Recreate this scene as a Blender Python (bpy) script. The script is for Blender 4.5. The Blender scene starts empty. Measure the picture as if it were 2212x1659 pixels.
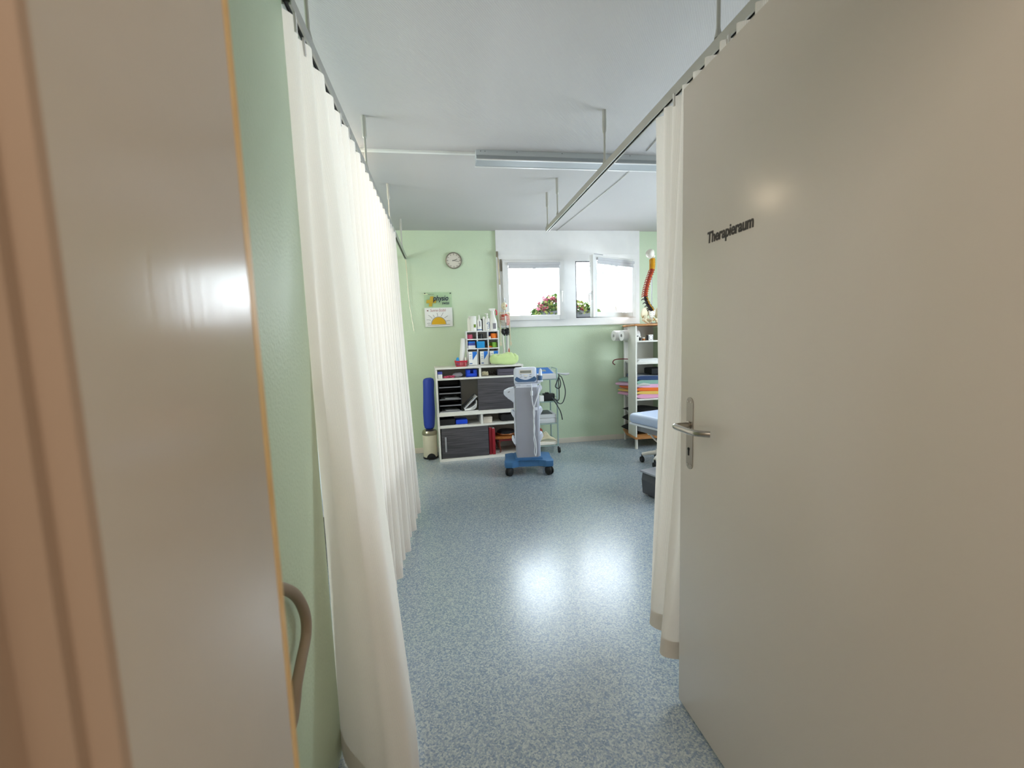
import bpy, bmesh, math, random
from mathutils import Vector, Matrix, Euler, noise

random.seed(7)
SC = bpy.context.scene
COL = SC.collection
PI = math.pi
R = math.radians

# ------------------------------------------------------------------ camera
cd = bpy.data.cameras.new('camera')
cam = bpy.data.objects.new('camera', cd)
COL.objects.link(cam)
cd.sensor_fit = 'HORIZONTAL'
cd.sensor_width = 36.0
cd.lens = 36.0 * 933.6 / 2212.0
cd.clip_start = 0.02
yaw, pitch, roll = R(8.717), R(-6.012), R(-1.902)
fwd = Vector((math.sin(yaw) * math.cos(pitch), math.cos(yaw) * math.cos(pitch), math.sin(pitch)))
rt0 = Vector((math.cos(yaw), -math.sin(yaw), 0))
up0 = rt0.cross(fwd)
rt = math.cos(roll) * rt0 + math.sin(roll) * up0
up = -math.sin(roll) * rt0 + math.cos(roll) * up0
m3 = Matrix((rt, up, -fwd)).transposed()
cam.matrix_world = Matrix.Translation((0, 0, 1.35)) @ m3.to_4x4()
cd.dof.use_dof = True
cd.dof.focus_distance = 3.2
cd.dof.aperture_fstop = 4.0
SC.camera = cam

# ------------------------------------------------------------------ view + world
SC.view_settings.view_transform = 'Standard'
SC.view_settings.look = 'None'
SC.view_settings.gamma = 1.0
SC.view_settings.use_curve_mapping = False
SC.view_settings.exposure = 0.42
SKY = 15.0
w = bpy.data.worlds.new('world')
SC.world = w
w.use_nodes = True
bg = w.node_tree.nodes['Background']
bg.inputs[0].default_value = (0.86, 0.935, 1.0, 1)
bg.inputs[1].default_value = SKY


def light(name, kind, loc, rot, power, color, size=None, portal=False, size_y=None):
    l = bpy.data.lights.new(name, kind)
    o = bpy.data.objects.new(name, l)
    COL.objects.link(o)
    o.location = loc
    o.rotation_euler = rot
    l.energy = power
    l.color = color
    if kind == 'AREA':
        l.shape = 'RECTANGLE'
        l.size = size
        l.size_y = size_y or size
        if portal:
            l.cycles.is_portal = True
    return o


# portals in the window openings, so the sky is sampled well
light('portal_left_sash', 'AREA', (1.11, 5.52, 1.92), (R(-90), 0, 0), 1, (1, 1, 1), 0.76, True, 0.71)
light('portal_right_sash', 'AREA', (2.02, 5.52, 1.92), (R(-90), 0, 0), 1, (1, 1, 1), 0.78, True, 0.71)
light('portal_right_bay', 'AREA', (3.92, 2.95, 1.6), (0, R(90), 0), 1, (1, 1, 1), 1.2, True, 1.9)
light('portal_left_bay', 'AREA', (-2.72, 2.45, 1.8), (0, R(-90), 0), 1, (1, 1, 1), 1.0, True, 1.3)
# warm ceiling lamp of the corridor behind the camera
CORRIDOR_W = 23
light('corridor_ceiling_lamp', 'AREA', (0.35, -0.75, 2.58), (0, 0, 0), CORRIDOR_W, (1.0, 0.89, 0.77), 1.6, False, 1.0)


# ------------------------------------------------------------------ materials
def lin(h):
    h = h.lstrip('#')
    out = []
    for i in (0, 2, 4):
        c = int(h[i:i + 2], 16) / 255
        out.append(c / 12.92 if c <= 0.04045 else ((c + 0.055) / 1.055) ** 2.4)
    return (*out, 1)


class NT:
    def __init__(s, m):
        s.t = m.node_tree
        s.n = s.t.nodes
        s.b = s.n['Principled BSDF']
        s.out = s.n['Material Output']

    def new(s, typ, **kw):
        nd = s.n.new(typ)
        for k, v in kw.items():
            setattr(nd, k, v)
        return nd

    def link(s, a, b):
        s.t.links.new(a, b)


def coords(nt, scale=(1, 1, 1), kind='Object'):
    tc = nt.new('ShaderNodeTexCoord')
    mp = nt.new('ShaderNodeMapping')
    mp.inputs['Scale'].default_value = scale
    nt.link(tc.outputs[kind], mp.inputs[0])
    return mp.outputs[0]


def mat(name, col, rough=0.5, metal=0.0, bump=None, vary=None, spec=0.5, coat=0.0, emit=None, trans=0.0, alpha=1.0, sheen=0.0):
    m = bpy.data.materials.new(name)
    m.use_nodes = True
    nt = NT(m)
    c = lin(col) if isinstance(col, str) else (*col, 1)
    b = nt.b
    b.inputs['Base Color'].default_value = c
    b.inputs['Roughness'].default_value = rough
    b.inputs['Metallic'].default_value = metal
    b.inputs['Specular IOR Level'].default_value = spec
    b.inputs['Coat Weight'].default_value = coat
    b.inputs['Sheen Weight'].default_value = sheen
    b.inputs['Alpha'].default_value = alpha
    b.inputs['Transmission Weight'].default_value = trans
    if emit:
        b.inputs['Emission Color'].default_value = (*emit[0], 1)
        b.inputs['Emission Strength'].default_value = emit[1]
    # every surface gets a little procedural variation of its own
    vs, va = vary or (9.0, 0.05)
    co = coords(nt)
    nz = nt.new('ShaderNodeTexNoise')
    nz.inputs['Scale'].default_value = vs
    nz.inputs['Detail'].default_value = 3
    nt.link(co, nz.inputs['Vector'])
    hs = nt.new('ShaderNodeHueSaturation')
    hs.inputs['Color'].default_value = c
    mr = nt.new('ShaderNodeMapRange')
    mr.inputs['To Min'].default_value = 1 - va
    mr.inputs['To Max'].default_value = 1 + va
    nt.link(nz.outputs['Fac'], mr.inputs['Value'])
    nt.link(mr.outputs[0], hs.inputs['Value'])
    nt.link(hs.outputs[0], b.inputs['Base Color'])
    if bump:
        sc, st, dist = bump
        n2 = nt.new('ShaderNodeTexNoise')
        n2.inputs['Scale'].default_value = sc
        n2.inputs['Detail'].default_value = 4
        nt.link(co, n2.inputs['Vector'])
        bp = nt.new('ShaderNodeBump')
        bp.inputs['Strength'].default_value = st
        bp.inputs['Distance'].default_value = dist
        nt.link(n2.outputs['Fac'], bp.inputs['Height'])
        nt.link(bp.outputs[0], b.inputs['Normal'])
    return m


def ramp(nt, fac, stops, interp='LINEAR'):
    r = nt.new('ShaderNodeValToRGB')
    r.color_ramp.interpolation = interp
    el = r.color_ramp.elements
    el[0].position, el[0].color = stops[0][0], stops[0][1]
    el[1].position, el[1].color = stops[-1][0], stops[-1][1]
    for p, c in stops[1:-1]:
        e = el.new(p)
        e.color = c
    nt.link(fac, r.inputs[0])
    return r.outputs[0]


def mat_floor():
    m = bpy.data.materials.new('speckled_vinyl')
    m.use_nodes = True
    nt = NT(m)
    co = coords(nt)
    v1 = nt.new('ShaderNodeTexVoronoi')
    v1.inputs['Scale'].default_value = 170
    nt.link(co, v1.inputs['Vector'])
    sep = nt.new('ShaderNodeSeparateColor')
    nt.link(v1.outputs['Color'], sep.inputs[0])
    c1 = ramp(nt, sep.outputs[0], [(0.0, lin('#697d95')), (0.2, lin('#909da9')), (0.42, lin('#a6b0b3')), (0.68, lin('#c1c7c5')), (0.9, lin('#7e91a9'))], 'CONSTANT')
    v2 = nt.new('ShaderNodeTexVoronoi')
    v2.inputs['Scale'].default_value = 430
    nt.link(co, v2.inputs['Vector'])
    s2 = nt.new('ShaderNodeSeparateColor')
    nt.link(v2.outputs['Color'], s2.inputs[0])
    c2 = ramp(nt, s2.outputs[1], [(0.0, lin('#7f8d9c')), (0.5, lin('#a4adb0')), (0.8, lin('#bdc3c0'))], 'CONSTANT')
    mx = nt.new('ShaderNodeMix', data_type='RGBA')
    mx.inputs[0].default_value = 0.4
    nt.link(c1, mx.inputs[6])
    nt.link(c2, mx.inputs[7])
    nt.link(mx.outputs[2], nt.b.inputs['Base Color'])
    nt.b.inputs['Roughness'].default_value = 0.25
    nt.b.inputs['Specular IOR Level'].default_value = 0.9
    nz = nt.new('ShaderNodeTexNoise')
    nz.inputs['Scale'].default_value = 120
    nt.link(co, nz.inputs['Vector'])
    bp = nt.new('ShaderNodeBump')
    bp.inputs['Strength'].default_value = 0.12
    bp.inputs['Distance'].default_value = 0.002
    nt.link(nz.outputs['Fac'], bp.inputs['Height'])
    nt.link(bp.outputs[0], nt.b.inputs['Normal'])
    return m


def mat_plaster(name, col, scale, strength, rough=0.6, spec=0.3):
    m = bpy.data.materials.new(name)
    m.use_nodes = True
    nt = NT(m)
    co = coords(nt)
    nz = nt.new('ShaderNodeTexNoise')
    nz.inputs['Scale'].default_value = scale
    nz.inputs['Detail'].default_value = 5
    nz.inputs['Roughness'].default_value = 0.6
    nt.link(co, nz.inputs['Vector'])
    vo = nt.new('ShaderNodeTexVoronoi')
    vo.inputs['Scale'].default_value = scale * 0.8
    nt.link(co, vo.inputs['Vector'])
    ad = nt.new('ShaderNodeMath', operation='ADD')
    nt.link(nz.outputs['Fac'], ad.inputs[0])
    nt.link(vo.outputs['Distance'], ad.inputs[1])
    bp = nt.new('ShaderNodeBump')
    bp.inputs['Strength'].default_value = strength
    bp.inputs['Distance'].default_value = 0.004
    nt.link(ad.outputs[0], bp.inputs['Height'])
    nt.link(bp.outputs[0], nt.b.inputs['Normal'])
    nb = nt.new('ShaderNodeTexNoise')
    nb.inputs['Scale'].default_value = 2.2
    nt.link(co, nb.inputs['Vector'])
    hs = nt.new('ShaderNodeHueSaturation')
    hs.inputs['Color'].default_value = lin(col)
    mr = nt.new('ShaderNodeMapRange')
    mr.inputs['To Min'].default_value = 0.97
    mr.inputs['To Max'].default_value = 1.03
    nt.link(nb.outputs['Fac'], mr.inputs['Value'])
    nt.link(mr.outputs[0], hs.inputs['Value'])
    nt.link(hs.outputs[0], nt.b.inputs['Base Color'])
    nt.b.inputs['Roughness'].default_value = rough
    nt.b.inputs['Specular IOR Level'].default_value = spec
    return m


def mat_ceiling():
    m = mat_plaster('ceiling_wallpaper', '#c4c1bf', 60, 0.1, 0.85, 0.15)
    nt = NT(m)
    co = coords(nt, (1, 1, 1))
    mp = nt.new('ShaderNodeMapping')
    mp.inputs['Rotation'].default_value = (0, 0, R(38))
    nt.link(co, mp.inputs[0])
    wv = nt.new('ShaderNodeTexWave')
    wv.inputs['Scale'].default_value = 36
    wv.inputs['Distortion'].default_value = 2.5
    wv.inputs['Detail'].default_value = 2
    nt.link(mp.outputs[0], wv.inputs['Vector'])
    bp = nt.new('ShaderNodeBump')
    bp.inputs['Strength'].default_value = 0.18
    bp.inputs['Distance'].default_value = 0.003
    nt.link(wv.outputs['Fac'], bp.inputs['Height'])
    nt.link(bp.outputs[0], nt.b.inputs['Normal'])
    return m


def mat_curtain(name, col, transl):
    m = bpy.data.materials.new(name)
    m.use_nodes = True
    nt = NT(m)
    co = coords(nt, kind='UV')
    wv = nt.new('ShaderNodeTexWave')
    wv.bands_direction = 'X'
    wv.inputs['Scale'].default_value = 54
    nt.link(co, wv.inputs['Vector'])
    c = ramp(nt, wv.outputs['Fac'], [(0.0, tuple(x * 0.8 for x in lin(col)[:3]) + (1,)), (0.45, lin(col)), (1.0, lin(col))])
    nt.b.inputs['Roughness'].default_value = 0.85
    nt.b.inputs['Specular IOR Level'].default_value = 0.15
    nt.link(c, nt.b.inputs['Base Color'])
    bp = nt.new('ShaderNodeBump')
    bp.inputs['Strength'].default_value = 0.35
    bp.inputs['Distance'].default_value = 0.002
    nt.link(wv.outputs['Fac'], bp.inputs['Height'])
    nt.link(bp.outputs[0], nt.b.inputs['Normal'])
    tr = nt.new('ShaderNodeBsdfTranslucent')
    nt.link(c, tr.inputs['Color'])
    mx = nt.new('ShaderNodeMixShader')
    mx.inputs[0].default_value = transl
    nt.link(nt.b.outputs[0], mx.inputs[1])
    nt.link(tr.outputs[0], mx.inputs[2])
    nt.link(mx.outputs[0], nt.out.inputs['Surface'])
    return m


def mat_wood(name, c0, c1, scale=(1, 1, 1), ring=12, rough=0.45):
    m = bpy.data.materials.new(name)
    m.use_nodes = True
    nt = NT(m)
    co = coords(nt, scale)
    nz = nt.new('ShaderNodeTexNoise')
    nz.inputs['Scale'].default_value = ring
    nz.inputs['Detail'].default_value = 6
    nz.inputs['Distortion'].default_value = 0.6
    nt.link(co, nz.inputs['Vector'])
    c = ramp(nt, nz.outputs['Fac'], [(0.35, lin(c0)), (0.68, lin(c1))])
    nt.link(c, nt.b.inputs['Base Color'])
    nt.b.inputs['Roughness'].default_value = rough
    return m


def mat_paint_brushed(name, col):
    m = mat(name, col, 0.16, spec=0.42)
    nt = NT(m)
    co = coords(nt, (420, 420, 1.3))
    nz = nt.new('ShaderNodeTexNoise')
    nz.inputs['Scale'].default_value = 1.0
    nz.inputs['Detail'].default_value = 3
    nt.link(co, nz.inputs['Vector'])
    bp = nt.new('ShaderNodeBump')
    bp.inputs['Strength'].default_value = 0.06
    bp.inputs['Distance'].default_value = 0.002
    nt.link(nz.outputs['Fac'], bp.inputs['Height'])
    nt.link(bp.outputs[0], nt.b.inputs['Normal'])
    return m


def mat_glass(name, tint=(0.97, 0.99, 1.0), fac=0.06):
    m = bpy.data.materials.new(name)
    m.use_nodes = True
    nt = NT(m)
    tp = nt.new('ShaderNodeBsdfTransparent')
    tp.inputs[0].default_value = (*tint, 1)
    gl = nt.new('ShaderNodeBsdfGlossy')
    gl.inputs['Roughness'].default_value = 0.02
    lw = nt.new('ShaderNodeLayerWeight')
    lw.inputs[0].default_value = 0.5
    pw = nt.new('ShaderNodeMath', operation='POWER')
    nt.link(lw.outputs['Facing'], pw.inputs[0])
    pw.inputs[1].default_value = 4.0
    fr = nt.new('ShaderNodeMath', operation='MULTIPLY_ADD')
    nt.link(pw.outputs[0], fr.inputs[0])
    fr.inputs[1].default_value = 0.8
    fr.inputs[2].default_value = 0.02
    nz = nt.new('ShaderNodeTexNoise')
    nz.inputs['Scale'].default_value = 3
    nt.link(coords(nt), nz.inputs['Vector'])
    bp = nt.new('ShaderNodeBump')
    bp.inputs['Strength'].default_value = 0.01
    nt.link(nz.outputs['Fac'], bp.inputs['Height'])
    nt.link(bp.outputs[0], gl.inputs['Normal'])
    mx = nt.new('ShaderNodeMixShader')
    nt.link(fr.outputs[0], mx.inputs[0])
    nt.link(tp.outputs[0], mx.inputs[1])
    nt.link(gl.outputs[0], mx.inputs[2])
    nt.link(mx.outputs[0], nt.out.inputs['Surface'])
    return m


M = {}
M['floor'] = mat_floor()
M['ceiling'] = mat_ceiling()
M['green'] = mat_plaster('mint_woodchip', '#c9d8bb', 120, 0.26, 0.48, 0.45)
M['cream_wall'] = mat_plaster('cream_plaster', '#cfc8be', 120, 0.2, 0.7, 0.3)
M['white_paint'] = mat('white_paint', '#e9e8e5', 0.45)
M['window_white'] = mat('window_white', '#e3e2e0', 0.35)
M['base_cream'] = mat('baseboard_cream', '#d9cfbf', 0.45)
M['door_paint'] = mat('door_paint', '#dcd0c4', 0.21, bump=(260, 0.04, 0.001), vary=(1.2, 0.02))
M['jamb_paint'] = mat_paint_brushed('jamb_paint', '#c6baa9')
M['casing'] = mat('casing_shaded', '#a68e79', 0.4)  # same paint as the jamb, darkened in colour to stand for dimmer light
M['beech_edge'] = mat_wood('beech_edge', '#d8ab62', '#e8c586', (30, 30, 2))
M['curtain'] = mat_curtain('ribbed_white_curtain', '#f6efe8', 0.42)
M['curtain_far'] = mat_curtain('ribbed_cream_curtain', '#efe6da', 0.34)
M['alu'] = mat('aluminium', '#b4b4b0', 0.38, 0.75)
M['alu_white'] = mat('grey_lacquer', '#b9b8b0', 0.4, 0.2)
M['steel'] = mat('satin_steel', '#b7b0a6', 0.24, 1.0, bump=(400, 0.03, 0.0005))
M['plate'] = mat('plate_steel', '#a29a90', 0.35, 0.8, bump=(300, 0.04, 0.0005))
M['black'] = mat('black_plastic', '#141416', 0.45)
M['rubber'] = mat('black_rubber', '#111112', 0.6)
M['hole'] = mat('keyhole_black', '#050505', 0.9)
M['letter_dark'] = mat('dark_lettering', '#3a3029', 0.6)
M['glass'] = mat_glass('window_glass')
M['plate_glass'] = mat_glass('sign_glass', (0.93, 0.97, 0.93))
M['gasket'] = mat('gasket_dark', '#2a2a33', 0.6)
M['blind'] = mat('blind_fabric', '#c3c3c6', 0.8)
M['wood_top'] = mat_wood('beech_board', '#a9713f', '#c78d55', (3, 25, 25))
M['cab_white'] = mat('cabinet_white', '#dedbd2', 0.4)
M['cab_door'] = mat_wood('grey_oak_foil', '#343235', '#5a565a', (1.1, 1.1, 40), 2.4, 0.5)
M['handle'] = mat('handle_grey', '#a9a9ad', 0.35, 0.4)
M['blue'] = mat('royal_blue_vinyl', '#1a389a', 0.55, bump=(30, 0.06, 0.004))
M['blue_plastic'] = mat('blue_plastic', '#1445c8', 0.4)
M['bin_cream'] = mat('bin_cream', '#d3cbb4', 0.35)
M['lid'] = mat('brushed_lid', '#a59c88', 0.28, 0.9)
M['med_white'] = mat('device_white', '#dfe3ee', 0.4)
M['med_grey'] = mat('column_grey', '#a2a3ad', 0.45, 0.15)
M['med_blue'] = mat('base_blue', '#3a6a98', 0.5, bump=(200, 0.05, 0.001))
M['med_navy'] = mat('panel_blue', '#405f85', 0.4)
M['lcd'] = mat('lcd_grey', '#8f8f86', 0.2)
M['cable_white'] = mat('cable_white', '#e4e6ea', 0.45)
M['cable_black'] = mat('cable_black', '#1c2426', 0.5)
M['chrome'] = mat('trolley_metal', '#a9bdbb', 0.3, 0.6)
M['shelf_glass'] = mat_glass('trolley_glass', (0.75, 0.88, 0.84))
M['paper'] = mat('paper', '#e6e5e1', 0.7)
M['paper_grey'] = mat('paper_grey', '#bfc0c0', 0.7)
M['red'] = mat('red_plastic', '#c8233f', 0.4)
M['binder_red'] = mat('binder_red', '#8c1723', 0.5)
M['pink'] = mat('tape_pink', '#c04a68', 0.6)
M['orange'] = mat('tape_orange', '#ee7a12', 0.6)
M['cyan'] = mat('cyan_foil', '#1a8fce', 0.5)
M['lime'] = mat('lime_tape', '#7fb63a', 0.6)
M['navy'] = mat('navy_card', '#1d2a63', 0.6)
M['violet'] = mat('violet_card', '#4b52a4', 0.6)
M['box_blue'] = mat('carton_blue', '#1f70cc', 0.5)
M['towel_lime'] = mat('lime_terry', '#cbe09a', 0.9, bump=(220, 0.5, 0.003), sheen=0.4)
M['bottle'] = mat('white_bottle', '#e8e6de', 0.35)
M['label_green'] = mat('label_green', '#6f8a2a', 0.5)
M['label_blue'] = mat('label_blue', '#2b5c98', 0.5)
M['label_grey'] = mat('label_grey', '#8a868c', 0.6)
M['bone'] = mat('bone_cream', '#ddd3b4', 0.55, bump=(90, 0.15, 0.002))
M['bone_white'] = mat('bone_white', '#e8e2d6', 0.5)
M['muscle'] = mat('muscle_red', '#c2543f', 0.6)
M['dark_red'] = mat('dark_red', '#6d1a1d', 0.45)
M['spine_yellow'] = mat('spine_yellow', '#d69c16', 0.5)
M['spine_red'] = mat('spine_red', '#a83a20', 0.55)
M['spine_dark'] = mat('spine_dark', '#2a1d20', 0.5)
M['leather_dark'] = mat('leather_dark', '#2a2018', 0.5)
M['wood_dark'] = mat_wood('mahogany', '#4a1f12', '#6e3018', (3, 20, 20))
M['wood_mid'] = mat_wood('honey_wood', '#8a4d1e', '#b3702f', (3, 20, 20))
M['case_grey'] = mat('case_grey', '#55505c', 0.7, bump=(120, 0.2, 0.002))
M['sky_vinyl'] = mat('light_blue_vinyl', '#b9c9e6', 0.42, bump=(40, 0.05, 0.004))
M['vinyl_trim'] = mat('vinyl_trim', '#dfe3ee', 0.4)
M['frame_grey'] = mat('frame_grey', '#8b8b90', 0.4, 0.3)
M['box_grey'] = mat('dark_grey_plastic', '#54565c', 0.5)
M['box_lip'] = mat('pale_grey_plastic', '#a5a7b0', 0.45)
M['black_cloth'] = mat('black_cloth', '#121214', 0.8, bump=(160, 0.3, 0.002))
M['clock_rim'] = mat('clock_rim', '#8d8779', 0.35, 0.5)
M['clock_face'] = mat('clock_face', '#d4cdbf', 0.6)
M['sun_yellow'] = mat('sun_yellow', '#e0ad12', 0.55)
M['cross_yellow'] = mat('cross_yellow', '#e0ae2c', 0.5)
M['ink_navy'] = mat('ink_navy', '#0f1b3c', 0.5)
M['ink_grey'] = mat('ink_grey', '#55534f', 0.6)
M['ink_red'] = mat('ink_red', '#9c3038', 0.6)
M['tube'] = mat('beige_tube', '#93806a', 0.5)
M['lamp_body'] = mat('lamp_body', '#bcc0c2', 0.45, 0.1)
M['lamp_under'] = mat('lamp_reflector', '#a3a8ab', 0.55)
M['lamp_on'] = mat('lit_tube', '#ffffff', 0.5, emit=((1.0, 0.80, 0.56), 26.0))
M['leaf'] = mat('geranium_leaf', (0.05, 0.115, 0.015), 0.6)
M['leaf_pale'] = mat('geranium_leaf_pale', (0.20, 0.23, 0.05), 0.6)
M['petal'] = mat('geranium_petal', (0.17, 0.016, 0.03), 0.6)
M['petal_pink'] = mat('geranium_petal_pink', (0.24, 0.05, 0.085), 0.6)
M['planter'] = mat('planter_white', (0.13, 0.135, 0.15), 0.5)
M['tree_leaf'] = mat('tree_leaf', (0.10, 0.2, 0.17), 0.7)
M['bark'] = mat('bark', (0.14, 0.12, 0.1), 0.8)
TOW = {k: mat('terry_' + k, v, 0.92, bump=(180, 0.6, 0.003), sheen=0.3) for k, v in
       dict(navy='#23395f', teal='#7fa596', grey='#b9b5b0', orange='#e2691a', yellow='#d9b458', pink='#d79ab8', rose='#dba9c6', white='#e6e5e2').items()}


# ------------------------------------------------------------------ geometry helpers
class G:
    def __init__(s):
        s.bm = bmesh.new()
        s.uv = None

    def _post(s, verts, mi, mtx):
        vs = set(verts)
        if mtx is not None:
            bmesh.ops.transform(s.bm, matrix=mtx, verts=list(vs))
        if mi:
            for f in s.bm.faces:
                if all(v in vs for v in f.verts):
                    f.material_index = mi

    def box(s, c, d, bev=0.0, rot=None, mi=0, seg=2):
        r = bmesh.ops.create_cube(s.bm, size=1.0)
        vs = r['verts']
        bmesh.ops.scale(s.bm, vec=d, verts=vs)
        fs = None
        if bev:
            es = list({e for v in vs for e in v.link_edges})
            rr = bmesh.ops.bevel(s.bm, geom=es, offset=min(bev, min(d) * 0.49), segments=seg, affect='EDGES', profile=0.6)
            vs = list({v for f in rr['faces'] for v in f.verts} | {v for v in vs if v.is_valid})
            vs = s._island(vs)
        mt = Matrix.Translation(c)
        if rot is not None:
            mt = mt @ Euler(rot).to_matrix().to_4x4()
        s._post(vs, mi, mt)
        return s

    def _island(s, vs):
        seen = set(vs)
        st = list(vs)
        while st:
            v = st.pop()
            for e in v.link_edges:
                o = e.other_vert(v)
                if o not in seen:
                    seen.add(o)
                    st.append(o)
        return list(seen)

    def bb(s, a, b, bev=0.0, mi=0):
        c = [(a[i] + b[i]) / 2 for i in range(3)]
        d = [abs(b[i] - a[i]) for i in range(3)]
        return s.box(c, d, bev, None, mi)

    def cyl(s, p0, p1, r0, r1=None, n=20, mi=0, cap=True):
        p0, p1 = Vector(p0), Vector(p1)
        d = p1 - p0
        r = bmesh.ops.create_cone(s.bm, cap_ends=cap, segments=n, radius1=r0, radius2=r0 if r1 is None else r1, depth=d.length)
        q = Vector((0, 0, 1)).rotation_difference(d.normalized()).to_matrix().to_4x4()
        s._post(r['verts'], mi, Matrix.Translation((p0 + p1) / 2) @ q)
        return s

    def ball(s, c, r, u=20, v=12, mi=0, rot=None):
        if not hasattr(r, '__len__'):
            r = (r, r, r)
        q = bmesh.ops.create_uvsphere(s.bm, u_segments=u, v_segments=v, radius=1.0)
        mt = Matrix.Translation(c)
        if rot is not None:
            mt = mt @ Euler(rot).to_matrix().to_4x4()
        s._post(q['verts'], mi, mt @ Matrix.Diagonal((*r, 1)))
        return s

    def lathe(s, prof, c=(0, 0, 0), n=28, mi=0, mtx=None, close=True):
        rings = []
        nv = []
        for (r, z) in prof:
            ring = [s.bm.verts.new((r * math.cos(2 * PI * k / n), r * math.sin(2 * PI * k / n), z)) for k in range(n)]
            rings.append(ring)
            nv += ring
        for a, b in zip(rings, rings[1:]):
            for k in range(n):
                s.bm.faces.new((a[k], a[(k + 1) % n], b[(k + 1) % n], b[k]))
        if close:
            s.bm.faces.new(rings[0][::-1])
            s.bm.faces.new(rings[-1])
        mt = Matrix.Translation(c)
        if mtx is not None:
            mt = mt @ mtx
        s._post(nv, mi, mt)
        return s

    def tube(s, pts, r, n=10, mi=0, smooth=True, sub=6, radii=None):
        P = [Vector(p) for p in pts]
        if smooth and len(P) > 2:
            Q = []
            RR = []
            ra = radii or [r] * len(P)
            for i in range(len(P) - 1):
                a, b, c, d = P[max(i - 1, 0)], P[i], P[i + 1], P[min(i + 2, len(P) - 1)]
                for k in range(sub):
                    t = k / sub
                    Q.append(0.5 * ((2 * b) + (c - a) * t + (2 * a - 5 * b + 4 * c - d) * t * t + (3 * b - a - 3 * c + d) * t ** 3))
                    RR.append(ra[i] * (1 - t) + ra[i + 1] * t)
            Q.append(P[-1])
            RR.append(ra[-1])
        else:
            Q = P
            RR = radii or [r] * len(P)
        nv = []
        rings = []
        t0 = (Q[1] - Q[0]).normalized()
        nrm = t0.orthogonal().normalized()
        for i, p in enumerate(Q):
            t = (Q[min(i + 1, len(Q) - 1)] - Q[max(i - 1, 0)]).normalized()
            nrm = (nrm - t * nrm.dot(t)).normalized()
            bi = t.cross(nrm)
            ring = [s.bm.verts.new(p + RR[i] * (math.cos(2 * PI * k / n) * nrm + math.sin(2 * PI * k / n) * bi)) for k in range(n)]
            rings.append(ring)
            nv += ring
        for a, b in zip(rings, rings[1:]):
            for k in range(n):
                s.bm.faces.new((a[k], a[(k + 1) % n], b[(k + 1) % n], b[k]))
        s.bm.faces.new(rings[0][::-1])
        s.bm.faces.new(rings[-1])
        s._post(nv, mi, None)
        return s

    def prism(s, poly, h, mtx=None, mi=0, bev=0.0):
        """polygon in local xy, extruded h along local z"""
        a = [s.bm.verts.new((x, y, 0)) for x, y in poly]
        b = [s.bm.verts.new((x, y, h)) for x, y in poly]
        n = len(poly)
        fs = [s.bm.faces.new(a[::-1]), s.bm.faces.new(b)]
        for k in range(n):
            fs.append(s.bm.faces.new((a[k], a[(k + 1) % n], b[(k + 1) % n], b[k])))
        vs = a + b
        if bev:
            es = list({e for f in fs for e in f.edges})
            rr = bmesh.ops.bevel(s.bm, geom=es, offset=bev, segments=2, affect='EDGES', profile=0.6)
            vs = s._island(list({v for f in rr['faces'] for v in f.verts}))
        s._post(vs, mi, mtx)
        return s

    def grid(s, fn, nu, nv, uvfn=None, mi=0):
        V = [[s.bm.verts.new(fn(i / nu, j / nv)) for i in range(nu + 1)] for j in range(nv + 1)]
        if uvfn and s.uv is None:
            s.uv = s.bm.loops.layers.uv.new('UVMap')
        for j in range(nv):
            for i in range(nu):
                f = s.bm.faces.new((V[j][i], V[j][i + 1], V[j + 1][i + 1], V[j + 1][i]))
                f.material_index = mi
                if uvfn:
                    for lp, (a, b) in zip(f.loops, ((i, j), (i + 1, j), (i + 1, j + 1), (i, j + 1))):
                        lp[s.uv].uv = uvfn(a / nu, b / nv)
        return s

    def noise(s, amp, scale, seed=0.0):
        for v in s.bm.verts:
            v.co += noise.noise_vector(v.co * scale + Vector((seed, seed * 2, 0))) * amp
        return s


XZ = Matrix(((1, 0, 0, 0), (0, 0, 1, 0), (0, 1, 0, 0), (0, 0, 0, 1)))       # local xy -> world xz, extrude +y (mirrors: normals fixed below)
YZ = Matrix(((0, 0, 1, 0), (1, 0, 0, 0), (0, 1, 0, 0), (0, 0, 0, 1)))       # local xy -> world yz, extrude +x


def ob(name, g, mats, parent=None, loc=(0, 0, 0), rot=(0, 0, 0), sharp=35, fix=True):
    me = bpy.data.meshes.new(name)
    if fix:
        bmesh.ops.recalc_face_normals(g.bm, faces=g.bm.faces[:])
    g.bm.to_mesh(me)
    g.bm.free()
    if not isinstance(mats, (list, tuple)):
        mats = [mats]
    for m in mats:
        me.materials.append(M[m] if isinstance(m, str) else m)
    for p in me.polygons:
        p.use_smooth = True
    me.set_sharp_from_angle(angle=R(sharp))
    o = bpy.data.objects.new(name, me)
    COL.objects.link(o)
    o.location = loc
    o.rotation_euler = rot
    if parent:
        o.parent = parent
    return o


def tag(o, label, cat, group=None, kind=None):
    o['label'] = label
    o['category'] = cat
    if group:
        o['group'] = group
    if kind:
        o['kind'] = kind
    return o


def thing(name, label, cat, loc=(0, 0, 0), rz=0.0, group=None):
    o = bpy.data.objects.new(name, None)
    o.empty_display_size = 0.1
    COL.objects.link(o)
    o.location = loc
    o.rotation_euler = (0, 0, rz)
    return tag(o, label, cat, group)


def struct(o):
    o['kind'] = 'structure'
    return o


def dup(root, loc, rz, label=None, group=None):
    r = root.copy()
    COL.objects.link(r)
    r.location = loc
    r.rotation_euler = (0, 0, rz)
    if label:
        r['label'] = label
    if group:
        r['group'] = group
    for ch in list(root.children):
        c = ch.copy()
        COL.objects.link(c)
        c.parent = r
        for gch in list(ch.children):
            d = gch.copy()
            COL.objects.link(d)
            d.parent = c
    return r


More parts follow.
